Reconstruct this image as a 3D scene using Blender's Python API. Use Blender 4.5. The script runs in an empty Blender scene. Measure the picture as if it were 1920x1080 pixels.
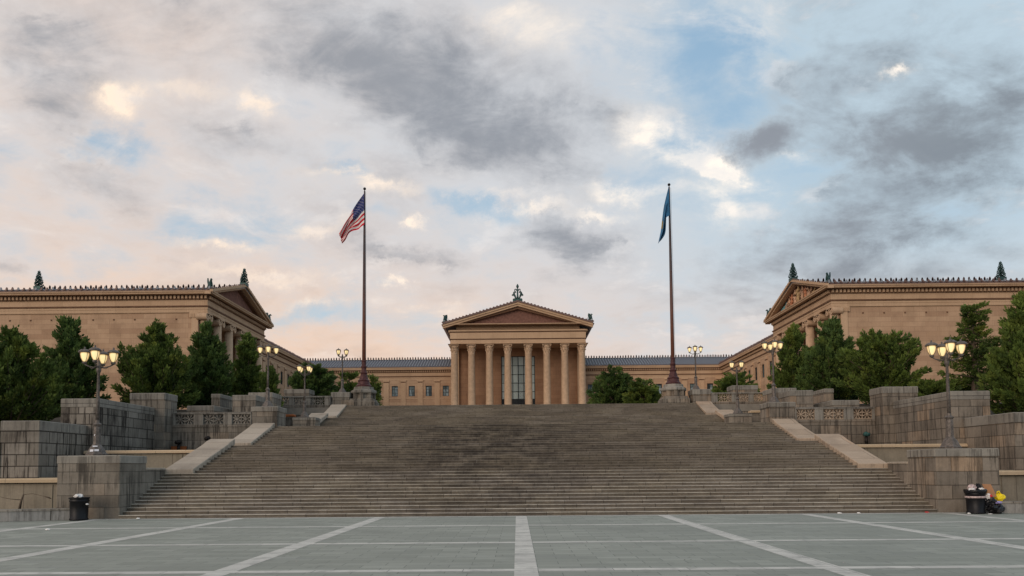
import bpy, math, random
from mathutils import Vector, Matrix
R = math.radians
PI = math.pi
random.seed(7)
scene = bpy.context.scene
col = scene.collection

# ------------------------------------------------------------------ mesh builder
class MB:
    def __init__(s): s.v = []; s.f = []; s.m = []; s.sm = []
    def add(s, vs, fs, m=0, smooth=False):
        b = len(s.v); s.v += [tuple(p) for p in vs]
        for q in fs: s.f.append(tuple(b + i for i in q)); s.m.append(m); s.sm.append(smooth)
    def box(s, x0, x1, y0, y1, z0, z1, m=0):
        if x0 > x1: x0, x1 = x1, x0
        vs = [(x, y, z) for z in (z0, z1) for y in (y0, y1) for x in (x0, x1)]
        s.add(vs, [(0,2,3,1),(4,5,7,6),(0,1,5,4),(2,6,7,3),(0,4,6,2),(1,3,7,5)], m)
    def bbox(s, x0, x1, y0, y1, z0, z1, b=.03, m=0):
        """box with chamfered vertical and top edges"""
        if x0 > x1: x0, x1 = x1, x0
        def ring(z, i): 
            return [(x0+i+b,y0+i,z),(x1-i-b,y0+i,z),(x1-i,y0+i+b,z),(x1-i,y1-i-b,z),(x1-i-b,y1-i,z),(x0+i+b,y1-i,z),(x0+i,y1-i-b,z),(x0+i,y0+i+b,z)]
        vs = ring(z0,0)+ring(z1-b,0)+ring(z1,b)
        fs = [tuple(range(7,-1,-1)), tuple(range(16,24))]
        for k in (0,8):
            for i in range(8): j=(i+1)%8; fs.append((k+i,k+j,k+8+j,k+8+i))
        s.add(vs, fs, m)
    def frustum(s, cx, cy, z0, z1, wx0, wy0, wx1, wy1, m=0):
        vs = [(cx+sx*wx0/2, cy+sy*wy0/2, z0) for sx,sy in ((-1,-1),(1,-1),(1,1),(-1,1))]
        vs += [(cx+sx*wx1/2, cy+sy*wy1/2, z1) for sx,sy in ((-1,-1),(1,-1),(1,1),(-1,1))]
        s.add(vs, [(3,2,1,0),(4,5,6,7),(0,1,5,4),(1,2,6,5),(2,3,7,6),(3,0,4,7)], m)
    def lathe(s, cx, cy, prof, n=16, m=0, smooth=True, flute=0):
        vs = []; 
        for r, z in prof:
            for i in range(n):
                a = 2*PI*i/n; rr = r*(1-flute*(i%2))
                vs.append((cx+rr*math.cos(a), cy+rr*math.sin(a), z))
        fs = []
        for k in range(len(prof)-1):
            for i in range(n):
                j=(i+1)%n; fs.append((k*n+i,k*n+j,(k+1)*n+j,(k+1)*n+i))
        s.add(vs, fs, m, smooth)
        s.add(vs[:n], [tuple(range(n-1,-1,-1))], m); s.add(vs[-n:], [tuple(range(n))], m)
    def tube(s, pts, rads, n=8, m=0, cap=True):
        pts = [Vector(p) for p in pts]; rings = []
        up = Vector((0.13,0.21,1)).normalized()
        for i, p in enumerate(pts):
            d = (pts[min(i+1,len(pts)-1)]-pts[max(i-1,0)])
            if d.length < 1e-6: d = Vector((0,0,1))
            d.normalize(); a = d.cross(up)
            if a.length < .05: a = d.cross(Vector((1,0,0)))
            a.normalize(); b = d.cross(a); r = rads[i] if hasattr(rads,'__len__') else rads
            rings.append([p + a*r*math.cos(2*PI*k/n) + b*r*math.sin(2*PI*k/n) for k in range(n)])
        vs = [q for rg in rings for q in rg]; fs = []
        for i in range(len(pts)-1):
            for k in range(n):
                j=(k+1)%n; fs.append((i*n+k,(i+1)*n+k,(i+1)*n+j,i*n+j))
        if cap: fs.append(tuple(range(n))); fs.append(tuple(range(len(vs)-1,len(vs)-n-1,-1)))
        s.add(vs, fs, m, True)
    def prism(s, pts, axis, a0, a1, m=0):
        """polygon pts (2d) extruded along axis 'x' (pts=(y,z)) or 'y' (pts=(x,z)) or 'z'"""
        n=len(pts)
        def P(p,a): return (a,p[0],p[1]) if axis=='x' else ((p[0],a,p[1]) if axis=='y' else (p[0],p[1],a))
        vs=[P(p,a0) for p in pts]+[P(p,a1) for p in pts]
        fs=[tuple(range(n-1,-1,-1)),tuple(range(n,2*n))]
        for i in range(n): j=(i+1)%n; fs.append((i,j,n+j,n+i))
        s.add(vs,fs,m)
    def sweep(s, path, prof, side=1, m=0, mats=None):
        """profile (out,z) swept along a horizontal polyline with mitred corners; side=+1: outward is to the right of travel"""
        n=len(path); offs=[]
        nrm=[]
        for i in range(n-1):
            d=Vector(path[i+1])-Vector(path[i]); d.normalize(); nrm.append(Vector((d.y,-d.x))*side)
        for i in range(n):
            if i==0: v=nrm[0]
            elif i==n-1: v=nrm[-1]
            else:
                v=nrm[i-1]+nrm[i]; v=v/(v.length_squared/2)
            offs.append(v)
        vs=[(path[i][0]+offs[i].x*o, path[i][1]+offs[i].y*o, z) for i in range(n) for o,z in prof]
        k=len(prof)
        for j in range(k-1):
            fs=[(i*k+j,(i+1)*k+j,(i+1)*k+j+1,i*k+j+1) for i in range(n-1)]
            s.add([vs[q] for f in fs for q in f],[tuple(range(4*t,4*t+4)) for t in range(len(fs))], mats[j] if mats else m)
    def build(s, name, mat, parent=None, loc=None, recalc=True):
        me = bpy.data.meshes.new(name)
        org = Vector(loc) if loc is not None else (parent_world(parent) if parent else Vector((0,0,0)))
        me.from_pydata([tuple(Vector(p)-org) for p in s.v], [], s.f)
        mats = mat if isinstance(mat,(list,tuple)) else [mat]
        for q in mats: me.materials.append(q)
        me.polygons.foreach_set('material_index', s.m); me.polygons.foreach_set('use_smooth', s.sm)
        if recalc:
            import bmesh
            bm=bmesh.new(); bm.from_mesh(me); bmesh.ops.remove_doubles(bm, verts=bm.verts, dist=1e-5)
            bmesh.ops.recalc_face_normals(bm, faces=bm.faces); bm.to_mesh(me); bm.free()
        me.update()
        o = bpy.data.objects.new(name, me); col.objects.link(o)
        if parent: o.parent = parent
        o.location = Vector((0,0,0)) if parent else org
        return o
def parent_world(p):
    v = Vector((0,0,0))
    while p: v += p.location; p = p.parent
    return v
def tag(o, label=None, cat=None, group=None, kind=None):
    if label: o['label']=label
    if cat: o['category']=cat
    if group: o['group']=group
    if kind: o['kind']=kind
    return o
def empty(name, loc, label=None, cat=None, group=None):
    o=bpy.data.objects.new(name,None); col.objects.link(o); o.location=loc; o.empty_display_size=.5
    return tag(o,label,cat,group)
def copy_tree(o, parent=None):
    c=o.copy(); col.objects.link(c)
    if parent: c.parent=parent
    for ch in list(o.children): copy_tree(ch,c)
    return c

# ------------------------------------------------------------------ camera model
F=1450.; TH=math.atan(.0635); YAW=9/1450.; ROLL=-.0080
CX,CY=960.,788.9
CAM=Vector((-.4,0,2.0))
cd=bpy.data.cameras.new('camera'); cam=bpy.data.objects.new('camera',cd); col.objects.link(cam)
cam.matrix_world = Matrix.Translation(CAM) @ (Matrix.Rotation(YAW,4,'Z')@Matrix.Rotation(PI/2+TH,4,'X')@Matrix.Rotation(ROLL,4,'Z'))
cd.sensor_width=36; cd.lens=F/1920*36; cd.shift_y=(CY-540)/1920; cd.shift_x=0
cd.clip_start=.1; cd.clip_end=6000
scene.camera=cam
RM=(Matrix.Rotation(YAW,3,'Z')@Matrix.Rotation(PI/2+TH,3,'X')@Matrix.Rotation(ROLL,3,'Z'))
def W(px,py,D):
    d=RM@Vector(((px-CX)/F,-(py-CY)/F,-1)); return CAM+d*(D/d.y)

# ------------------------------------------------------------------ materials
class NT:
    def __init__(s,name):
        s.mat=bpy.data.materials.new(name); s.mat.use_nodes=True; s.t=s.mat.node_tree; s.n=s.t.nodes; s.l=s.t.links
        s.b=s.n['Principled BSDF']; s.b.inputs['Specular IOR Level'].default_value=.3
    def new(s,k,**kw):
        o=s.n.new(k)
        for a,b in kw.items(): setattr(o,a,b)
        return o
    def set(s,sock,v):
        if isinstance(v,bpy.types.NodeSocket): s.l.new(v,sock)
        elif isinstance(v,(tuple,list)) and len(v)==3 and sock.type=='RGBA': sock.default_value=(*v,1)
        else: sock.default_value=v
    def math(s,op,a,b=0,c=0,clamp=False):
        o=s.new('ShaderNodeMath',operation=op,use_clamp=clamp)
        s.set(o.inputs[0],a); s.set(o.inputs[1],b); s.set(o.inputs[2],c); return o.outputs[0]
    def mix(s,f,a,b,mode='MIX'):
        o=s.new('ShaderNodeMix',data_type='RGBA',blend_type=mode); o.clamp_factor=True
        s.set(o.inputs[0],f); s.set(o.inputs[6],a); s.set(o.inputs[7],b); return o.outputs[2]
    def fmix(s,f,a,b):
        o=s.new('ShaderNodeMix',data_type='FLOAT'); s.set(o.inputs[0],f); s.set(o.inputs[2],a); s.set(o.inputs[3],b); return o.outputs[0]
    def comb(s,x,y,z):
        o=s.new('ShaderNodeCombineXYZ'); s.set(o.inputs[0],x); s.set(o.inputs[1],y); s.set(o.inputs[2],z); return o.outputs[0]
    def sep(s,v):
        o=s.new('ShaderNodeSeparateXYZ'); s.l.new(v,o.inputs[0]); return o.outputs
    def noise(s,vec,scale,detail=4,rough=.55,dist=0):
        o=s.new('ShaderNodeTexNoise'); s.l.new(vec,o.inputs['Vector']); o.inputs['Scale'].default_value=scale
        o.inputs['Detail'].default_value=detail; o.inputs['Roughness'].default_value=rough; o.inputs['Distortion'].default_value=dist
        return o.outputs[0]
    def smooth(s,v,a,b,lo=0,hi=1):
        o=s.new('ShaderNodeMapRange',interpolation_type='SMOOTHSTEP'); s.set(o.inputs[0],v); s.set(o.inputs[1],a); s.set(o.inputs[2],b)
        s.set(o.inputs[3],lo); s.set(o.inputs[4],hi); return o.outputs[0]
    def pos(s): 
        g=s.new('ShaderNodeNewGeometry'); return g.outputs['Position'],g.outputs['Normal']
    def bump(s,h,strength=.4,dist=.02):
        o=s.new('ShaderNodeBump'); o.inputs['Strength'].default_value=strength; o.inputs['Distance'].default_value=dist
        s.l.new(h,o.inputs['Height']); s.l.new(o.outputs[0],s.b.inputs['Normal'])
    def out(s,c,rough=.85):
        s.set(s.b.inputs['Base Color'],c); s.set(s.b.inputs['Roughness'],rough); return s.mat

def plain(name,c,rough=.6,metal=0,var=.25,scale=4):
    k=NT(name); p,n=k.pos(); nz=k.noise(p,scale,5,.6)
    a=tuple(x*(1-var) for x in c); b=tuple(min(1,x*(1+var)) for x in c)
    k.b.inputs['Metallic'].default_value=metal
    return k.out(k.mix(k.smooth(nz,.3,.7),a,b),rough)

def ashlar(name,c1,c2,mortar,bw,rh,ms=.03,stain=.5,streak=.6,dark=(.02,.017,.015),blotch=.3,warm=None,off=.5,bump=.5,sx=1.):
    k=NT(name); p,n=k.pos(); x,y,z=k.sep(p); nx,ny,nz_=k.sep(n)
    ax=k.math('GREATER_THAN',k.math('ABSOLUTE',nx),.6); az=k.math('GREATER_THAN',k.math('ABSOLUTE',nz_),.6)
    u=k.fmix(ax,x,y); v=k.fmix(az,z,y); u2=k.fmix(az,u,x)
    w=k.comb(k.math('ADD',u2,.37),k.math('ADD',v,.02),0)
    br=k.new('ShaderNodeTexBrick'); k.l.new(w,br.inputs['Vector']); br.inputs['Scale'].default_value=1
    br.inputs['Brick Width'].default_value=bw; br.inputs['Row Height'].default_value=rh; br.inputs['Mortar Size'].default_value=ms
    br.inputs['Mortar Smooth'].default_value=.2; br.offset=off; br.inputs['Bias'].default_value=0
    k.set(br.inputs['Color1'],c1); k.set(br.inputs['Color2'],c2); k.set(br.inputs['Mortar'],mortar)
    c=br.outputs['Color']
    if warm:
        # a second, offset random tint per block
        br2=k.new('ShaderNodeTexBrick'); k.l.new(w,br2.inputs['Vector']); br2.inputs['Scale'].default_value=1
        br2.inputs['Brick Width'].default_value=bw*1.0; br2.inputs['Row Height'].default_value=rh; br2.inputs['Mortar Size'].default_value=0
        br2.offset=off; br2.squash=1.0; br2.inputs['Bias'].default_value=-.35
        k.set(br2.inputs['Color1'],(0,0,0)); k.set(br2.inputs['Color2'],(1,1,1))
        nn=k.noise(w,.35,2)
        f=k.math('MULTIPLY',k.smooth(k.math('ADD',br2.outputs['Color'],k.math('MULTIPLY',nn,.6)),.55,1.25),.8)
        c=k.mix(f,c,warm)
    fine=k.noise(p,9,6,.65)
    c=k.mix(.55,c,k.mix(fine,(.25,.25,.25),(1,1,1)),'MULTIPLY') if False else k.mix(k.smooth(fine,.35,.75,0,.35),c,k.mix(1,c,(1.45,1.42,1.38),'MULTIPLY'))
    big=k.noise(p,.45,5,.6)
    c=k.mix(k.math('MULTIPLY',k.smooth(big,.42,.7),blotch),c,k.mix(1,c,(.45,.43,.42),'MULTIPLY'))
    if streak>0:
        sv=k.comb(k.math('MULTIPLY',u2,3.6*sx),k.math('MULTIPLY',v,.20),k.math('MULTIPLY',ax,5.3))
        s1=k.noise(sv,1.3,5,.75)
        m1=k.smooth(s1,.46,.60)
        m2=k.smooth(k.noise(p,.55,4),.34,.56,.12 if streak>.5 else 0,1)
        vert=k.math('SUBTRACT',1,az)
        c=k.mix(k.math('MULTIPLY',k.math('MULTIPLY',m1,m2),k.math('MULTIPLY',vert,streak)),c,dark)
    if bump: k.bump(k.math('ADD',k.math('MULTIPLY',br.outputs['Fac'],-1),k.math('MULTIPLY',fine,.5)),bump,.03)
    return k.out(c,.9)

M={}
M['stone']=ashlar('weathered_grey_stone',(.155,.136,.113),(.235,.208,.176),(.10,.088,.074),1.25,.52,.018,streak=.75,blotch=.75,warm=(.30,.22,.15))
M['stone_dark']=ashlar('streaked_grey_stone',(.15,.133,.113),(.235,.212,.184),(.055,.047,.04),1.25,.6,.032,streak=1.0,blotch=.8,dark=(.018,.014,.012),sx=1.3)
M['stone_warm']=ashlar('brown_grey_stone',(.17,.142,.115),(.25,.215,.178),(.095,.08,.065),1.35,.6,.024,streak=.62,blotch=.55,warm=(.34,.22,.13))
M['cap']=ashlar('grey_capstone',(.20,.183,.16),(.255,.236,.208),(.10,.09,.08),2.2,3,.02,streak=.55,blotch=.55)
M['slab']=ashlar('pale_coping_slab',(.31,.262,.212),(.385,.33,.272),(.14,.12,.10),9,1.35,.018,streak=.4,blotch=.45,bump=.2)
M['slab_warm']=ashlar('tan_coping_slab',(.335,.255,.188),(.405,.32,.245),(.17,.13,.095),9,1.35,.018,streak=.4,blotch=.4,warm=(.38,.24,.15),bump=.2)
M['basin']=ashlar('beige_basin_stone',(.22,.192,.15),(.265,.225,.172),(.12,.10,.08),2.6,4,.02,streak=.25,blotch=.35,dark=(.06,.05,.035),bump=.2)
M['coping']=ashlar('tan_coping_stone',(.42,.32,.21),(.47,.36,.25),(.2,.16,.11),3.4,3,.015,streak=0,blotch=.25,bump=.1)
M['kerb']=ashlar('grey_kerb_granite',(.20,.20,.195),(.27,.265,.255),(.08,.075,.07),1.9,3,.025,streak=.5,blotch=.4)
M['sand']=ashlar('tan_sandstone_blocks',(.355,.222,.142),(.50,.338,.222),(.30,.195,.125),3.3,.72,.022,streak=.12,blotch=.3,warm=(.29,.17,.10),dark=(.16,.10,.06),bump=.15)
M['sandp']=ashlar('tan_dressed_stone',(.435,.29,.185),(.495,.337,.22),(.34,.225,.145),2.6,9,.012,streak=.12,blotch=.18,dark=(.2,.13,.08),bump=.1)
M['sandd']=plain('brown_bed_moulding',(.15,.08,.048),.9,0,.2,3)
M['colst']=plain('tan_column_stone',(.475,.325,.215),.85,0,.12,1.5)
M['tymp']=plain('dark_red_brick_field',(.17,.085,.065),.95,0,.22,2)
M['cella']=ashlar('brown_wall_stone',(.31,.17,.10),(.39,.225,.135),(.22,.125,.075),2.4,.9,.02,streak=.1,blotch=.25,warm=(.33,.18,.10),bump=.1)
M['roof']=plain('dark_slate_tiles',(.06,.066,.085),.55,0,.25,2)
M['rib']=plain('pale_tile_ribs',(.22,.235,.27),.5,0,.2,3)
M['terra']=plain('glazed_terracotta_crests',(.14,.085,.075),.5,0,.5,9)
M['bronze']=plain('green_bronze',(.035,.075,.072),.5,.35,.4,4)
M['statue']=plain('tan_glazed_figures',(.42,.26,.17),.6,0,.5,1.4)
M['frame']=plain('black_window_bars',(.02,.022,.024),.4,.3)
M['iron']=plain('black_iron',(.012,.012,.012),.5,.5)
M['lampmetal']=plain('grey_painted_lamp_iron',(.115,.098,.088),.55,.25,.35,9)
M['sticker']=plain('pale_sticker_paper',(.62,.62,.66),.7,0,.1)
M['maroon']=plain('maroon_painted_iron',(.065,.022,.022),.5,.15,.35,7)
M['can']=plain('black_bin_metal',(.006,.006,.008),.45,.2)
M['bag']=plain('black_bin_liner_plastic',(.008,.008,.010),.25)
M['white']=plain('white_litter_plastic',(.72,.70,.69),.5,0,.12)
M['card']=plain('brown_cardboard_sheet',(.34,.17,.085),.9,0,.12)
M['yellow']=plain('yellow_plastic_bag',(.80,.60,.01),.4,0,.1)
M['red']=plain('red_litter_wrapper',(.45,.03,.03),.5)
M['violet']=plain('lilac_litter_plastic',(.30,.26,.5),.5)
M['pink']=plain('pink_grey_litter_paper',(.45,.35,.34),.7,0,.4,14)
M['teal']=plain('verdigris_spout_copper',(.03,.09,.085),.6,.2,.3,9)
M['rust']=plain('rust_stained_stone',(.28,.09,.03),.9,0,.3,5)
M['spout']=plain('dark_bronze_spout',(.025,.02,.018),.5,.4)
M['soil']=plain('planting_bed_soil',(.035,.028,.02),1,0,.3,2)
M['terrace']=plain('terrace_flagstones',(.20,.18,.155),.9,0,.2,1)
M['bark']=plain('grey_brown_bark',(.10,.075,.055),.95,0,.3,8)
M['fred']=plain('flag_red_cloth',(.50,.012,.03),.8,0,.12,2)
M['fwhite']=plain('flag_white_cloth',(.66,.62,.60),.8,0,.08,2)
M['fblue']=plain('flag_navy_cloth',(.035,.045,.15),.8,0,.12,2)
M['azure']=plain('flag_azure_cloth',(.025,.115,.235),.8,0,.25,1.2)
M['fyel']=plain('flag_gold_cloth',(.20,.16,.07),.8,0,.2,2)

def mk_water():
    k=NT('basin_water'); p,n=k.pos(); k.bump(k.noise(p,3,3),.1,.02); return k.out((.03,.04,.035),.08)
M['water']=mk_water()
def mk_glass():
    k=NT('window_glass'); p,n=k.pos(); x,y,z=k.sep(p)
    f=k.noise(k.comb(k.math('MULTIPLY',k.math('ADD',x,y),1.0),0,k.math('MULTIPLY',z,.25)),.55,3)
    return k.out(k.mix(k.smooth(f,.4,.62),(.03,.045,.05),(.16,.21,.22)),.12)
M['glass']=mk_glass()
def mk_bigglass():
    k=NT('painted_sky_window_glass'); p,n=k.pos(); x,y,z=k.sep(p)
    br=k.new('ShaderNodeTexBrick'); k.l.new(k.comb(x,z,0),br.inputs['Vector']); br.inputs['Scale'].default_value=1
    br.inputs['Brick Width'].default_value=1.26; br.inputs['Row Height'].default_value=1.98; br.offset=0; br.inputs['Mortar Size'].default_value=0
    k.set(br.inputs['Color1'],(.30,.36,.345)); k.set(br.inputs['Color2'],(.45,.52,.50))  # panes painted paler to stand for the reflected sky
    return k.out(br.outputs['Color'],.15)
M['bigglass']=mk_bigglass()
def mk_drape():
    k=NT('pale_blue_curtain'); p,n=k.pos(); x,y,z=k.sep(p)
    f=k.noise(k.comb(k.math('MULTIPLY',k.math('ADD',x,y),5),0,z),1,2)
    return k.out(k.mix(k.smooth(f,.35,.65),(.09,.13,.15),(.30,.37,.40)),.6)
M['drape']=mk_drape()
def mk_light():
    k=NT('lit_lantern_glass'); p,n=k.pos(); 
    t=k.new('ShaderNodeTexCoord'); x,y,z=k.sep(t.outputs['Object'])
    lw=k.new('ShaderNodeLayerWeight'); lw.inputs[0].default_value=.35
    e=k.mix(k.smooth(lw.outputs['Facing'],.05,.6),(1.0,.80,.38),(1.0,.46,.09))
    k.set(k.b.inputs['Emission Color'],e); k.set(k.b.inputs['Emission Strength'],k.smooth(lw.outputs['Facing'],.1,.65,.85,.14))
    return k.out((.5,.42,.28),.3)
M['light']=mk_light()
def mk_white_light():
    k=NT('lit_white_globe'); k.b.inputs['Emission Color'].default_value=(1,.97,.85,1); k.b.inputs['Emission Strength'].default_value=1.6
    return k.out((.8,.8,.8),.3)
M['globe']=mk_white_light()
def mk_frost():
    k=NT('frosted_lantern_glass'); return k.out((.30,.25,.19),.35)
M['frost']=mk_frost()

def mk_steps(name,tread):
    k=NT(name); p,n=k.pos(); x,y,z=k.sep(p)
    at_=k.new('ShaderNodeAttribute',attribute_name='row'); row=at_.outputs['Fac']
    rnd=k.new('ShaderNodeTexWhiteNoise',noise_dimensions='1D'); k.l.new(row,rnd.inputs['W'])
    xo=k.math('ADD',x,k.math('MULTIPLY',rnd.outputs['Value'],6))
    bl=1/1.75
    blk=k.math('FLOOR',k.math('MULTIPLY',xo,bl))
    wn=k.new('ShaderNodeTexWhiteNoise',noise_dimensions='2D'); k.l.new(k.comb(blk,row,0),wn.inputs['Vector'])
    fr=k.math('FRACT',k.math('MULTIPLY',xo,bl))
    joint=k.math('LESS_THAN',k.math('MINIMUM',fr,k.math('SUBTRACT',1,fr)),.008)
    if tread: base=k.mix(wn.outputs['Value'],(.30,.27,.235),(.41,.375,.33))  # treads and worn nosing edge painted paler, as if catching sky light
    else: base=k.mix(wn.outputs['Value'],(.118,.100,.082),(.160,.140,.117))  # risers painted darker, their shade put into the stone colour
    sv=k.comb(k.math('MULTIPLY',x,.12),k.math('MULTIPLY',y,.17),k.math('MULTIPLY',z,.6))
    b1=k.smooth(k.noise(sv,1.9,7,.72,.5),.42,.64)
    sh=k.comb(k.math('MULTIPLY',x,.55),k.math('MULTIPLY',row,5.3),0)
    b2=k.smooth(k.noise(sh,1.0,5,.72),.46,.70)
    gx=k.math('MULTIPLY',k.math('ADD',x,2.2),1/7.0); gy=k.math('MULTIPLY',k.math('ADD',y,-46),1/14)
    g=k.math('POWER',2.718,k.math('MULTIPLY',k.math('ADD',k.math('MULTIPLY',gx,gx),k.math('MULTIPLY',gy,gy)),-1))
    g=k.math('MULTIPLY',g,k.smooth(k.noise(k.comb(k.math('MULTIPLY',x,.45),k.math('MULTIPLY',row,.9),0),1,6,.75),.36,.62))
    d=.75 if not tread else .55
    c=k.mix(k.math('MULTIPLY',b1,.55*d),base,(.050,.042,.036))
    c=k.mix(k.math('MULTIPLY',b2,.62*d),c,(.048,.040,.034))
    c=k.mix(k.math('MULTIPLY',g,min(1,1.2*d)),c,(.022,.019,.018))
    hue=k.smooth(k.noise(sv,2.6,3,.5),.4,.62); c=k.mix(k.math('MULTIPLY',hue,.5),c,k.mix(1,c,(1.02,1.0,.90),'MULTIPLY'))
    fine=k.noise(k.comb(k.math('MULTIPLY',x,5),k.math('MULTIPLY',y,14),k.math('MULTIPLY',z,26)),1,6,.75)
    c=k.mix(k.smooth(fine,.38,.75,0,.75),c,k.mix(1,c,(1.75,1.7,1.62),'MULTIPLY'))
    sp=k.noise(k.comb(k.math('MULTIPLY',x,2.2),k.math('MULTIPLY',row,3.7),0),1,4,.8)
    c=k.mix(k.smooth(sp,.62,.76,0,.5),c,(.26,.235,.205))
    c=k.mix(k.math('MULTIPLY',joint,.7),c,(.03,.026,.022))
    k.bump(fine,.25,.02)
    return k.out(c,.88)
M['steps']=mk_steps('worn_step_stone_shaded',False)
M['tread']=mk_steps('worn_tread_stone_lit',True)

def mk_plaza():
    k=NT('plaza_slate_paving'); p,n=k.pos(); x,y,z=k.sep(p)
    br=k.new('ShaderNodeTexBrick'); k.l.new(k.comb(x,y,0),br.inputs['Vector']); br.inputs['Scale'].default_value=1
    br.inputs['Brick Width'].default_value=.92; br.inputs['Row Height'].default_value=.46; br.inputs['Mortar Size'].default_value=.010; br.inputs['Mortar Smooth'].default_value=.3
    k.set(br.inputs['Color1'],(.225,.240,.208)); k.set(br.inputs['Color2'],(.305,.320,.282)); k.set(br.inputs['Mortar'],(.11,.12,.11))
    c=br.outputs['Color']
    b=k.noise(p,.22,5,.6); c=k.mix(k.smooth(b,.35,.7,0,.55),c,(.19,.203,.178))
    b=k.noise(k.comb(k.math('MULTIPLY',x,.5),k.math('MULTIPLY',y,1.7),0),.8,6,.65); c=k.mix(k.smooth(b,.5,.75,0,.5),c,(.225,.235,.225))
    b=k.noise(p,1.6,7,.72); c=k.mix(k.smooth(b,.55,.72,0,.6),c,(.12,.128,.118))
    b=k.noise(p,6.5,4,.7); c=k.mix(k.smooth(b,.66,.74,0,.55),c,(.07,.072,.068))
    f=k.noise(p,22,3,.6); c=k.mix(k.smooth(f,.45,.8,0,.35),c,(.24,.25,.24))
    k.bump(k.math('ADD',k.noise(p,6,5,.7),k.math('MULTIPLY',br.outputs['Fac'],-.3)),.25,.02)
    return k.out(c,.72)
M['plaza']=mk_plaza()
def mk_band():
    k=NT('pale_paving_band'); p,n=k.pos(); x,y,z=k.sep(p)
    br=k.new('ShaderNodeTexBrick'); k.l.new(k.comb(x,y,0),br.inputs['Vector']); br.inputs['Scale'].default_value=1; br.offset=0
    br.inputs['Brick Width'].default_value=1.5; br.inputs['Row Height'].default_value=.31; br.inputs['Mortar Size'].default_value=.008
    k.set(br.inputs['Color1'],(.46,.45,.42)); k.set(br.inputs['Color2'],(.57,.56,.52)); k.set(br.inputs['Mortar'],(.17,.17,.16))
    c=k.mix(k.smooth(k.noise(p,1.7,6,.7),.45,.72,0,.6),br.outputs['Color'],(.19,.195,.185))
    k.bump(k.noise(p,9,4),.2,.015)
    return k.out(c,.75)
M['band']=mk_band()
def mk_foliage(name,a,b,c2):
    k=NT(name); p,n=k.pos()
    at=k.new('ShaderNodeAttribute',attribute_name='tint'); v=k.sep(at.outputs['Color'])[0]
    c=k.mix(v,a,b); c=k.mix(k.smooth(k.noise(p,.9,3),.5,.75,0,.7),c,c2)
    k.b.inputs['Transmission Weight'].default_value=0
    tr=k.new('ShaderNodeBsdfTranslucent'); k.set(tr.inputs[0],c)
    ms=k.new('ShaderNodeMixShader'); ms.inputs[0].default_value=.22
    k.out(c,.75); k.l.new(k.b.outputs[0],ms.inputs[1]); k.l.new(tr.outputs[0],ms.inputs[2]); k.l.new(ms.outputs[0],k.n['Material Output'].inputs[0])
    return k.mat
M['leafA']=mk_foliage('dark_conifer_foliage',(.022,.045,.012),(.13,.185,.036),(.20,.22,.035))
M['leafB']=mk_foliage('blue_green_foliage',(.020,.044,.014),(.10,.16,.038),(.16,.20,.04))
M['leafC']=mk_foliage('yellow_green_foliage',(.026,.052,.014),(.14,.20,.038),(.20,.235,.045))

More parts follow.
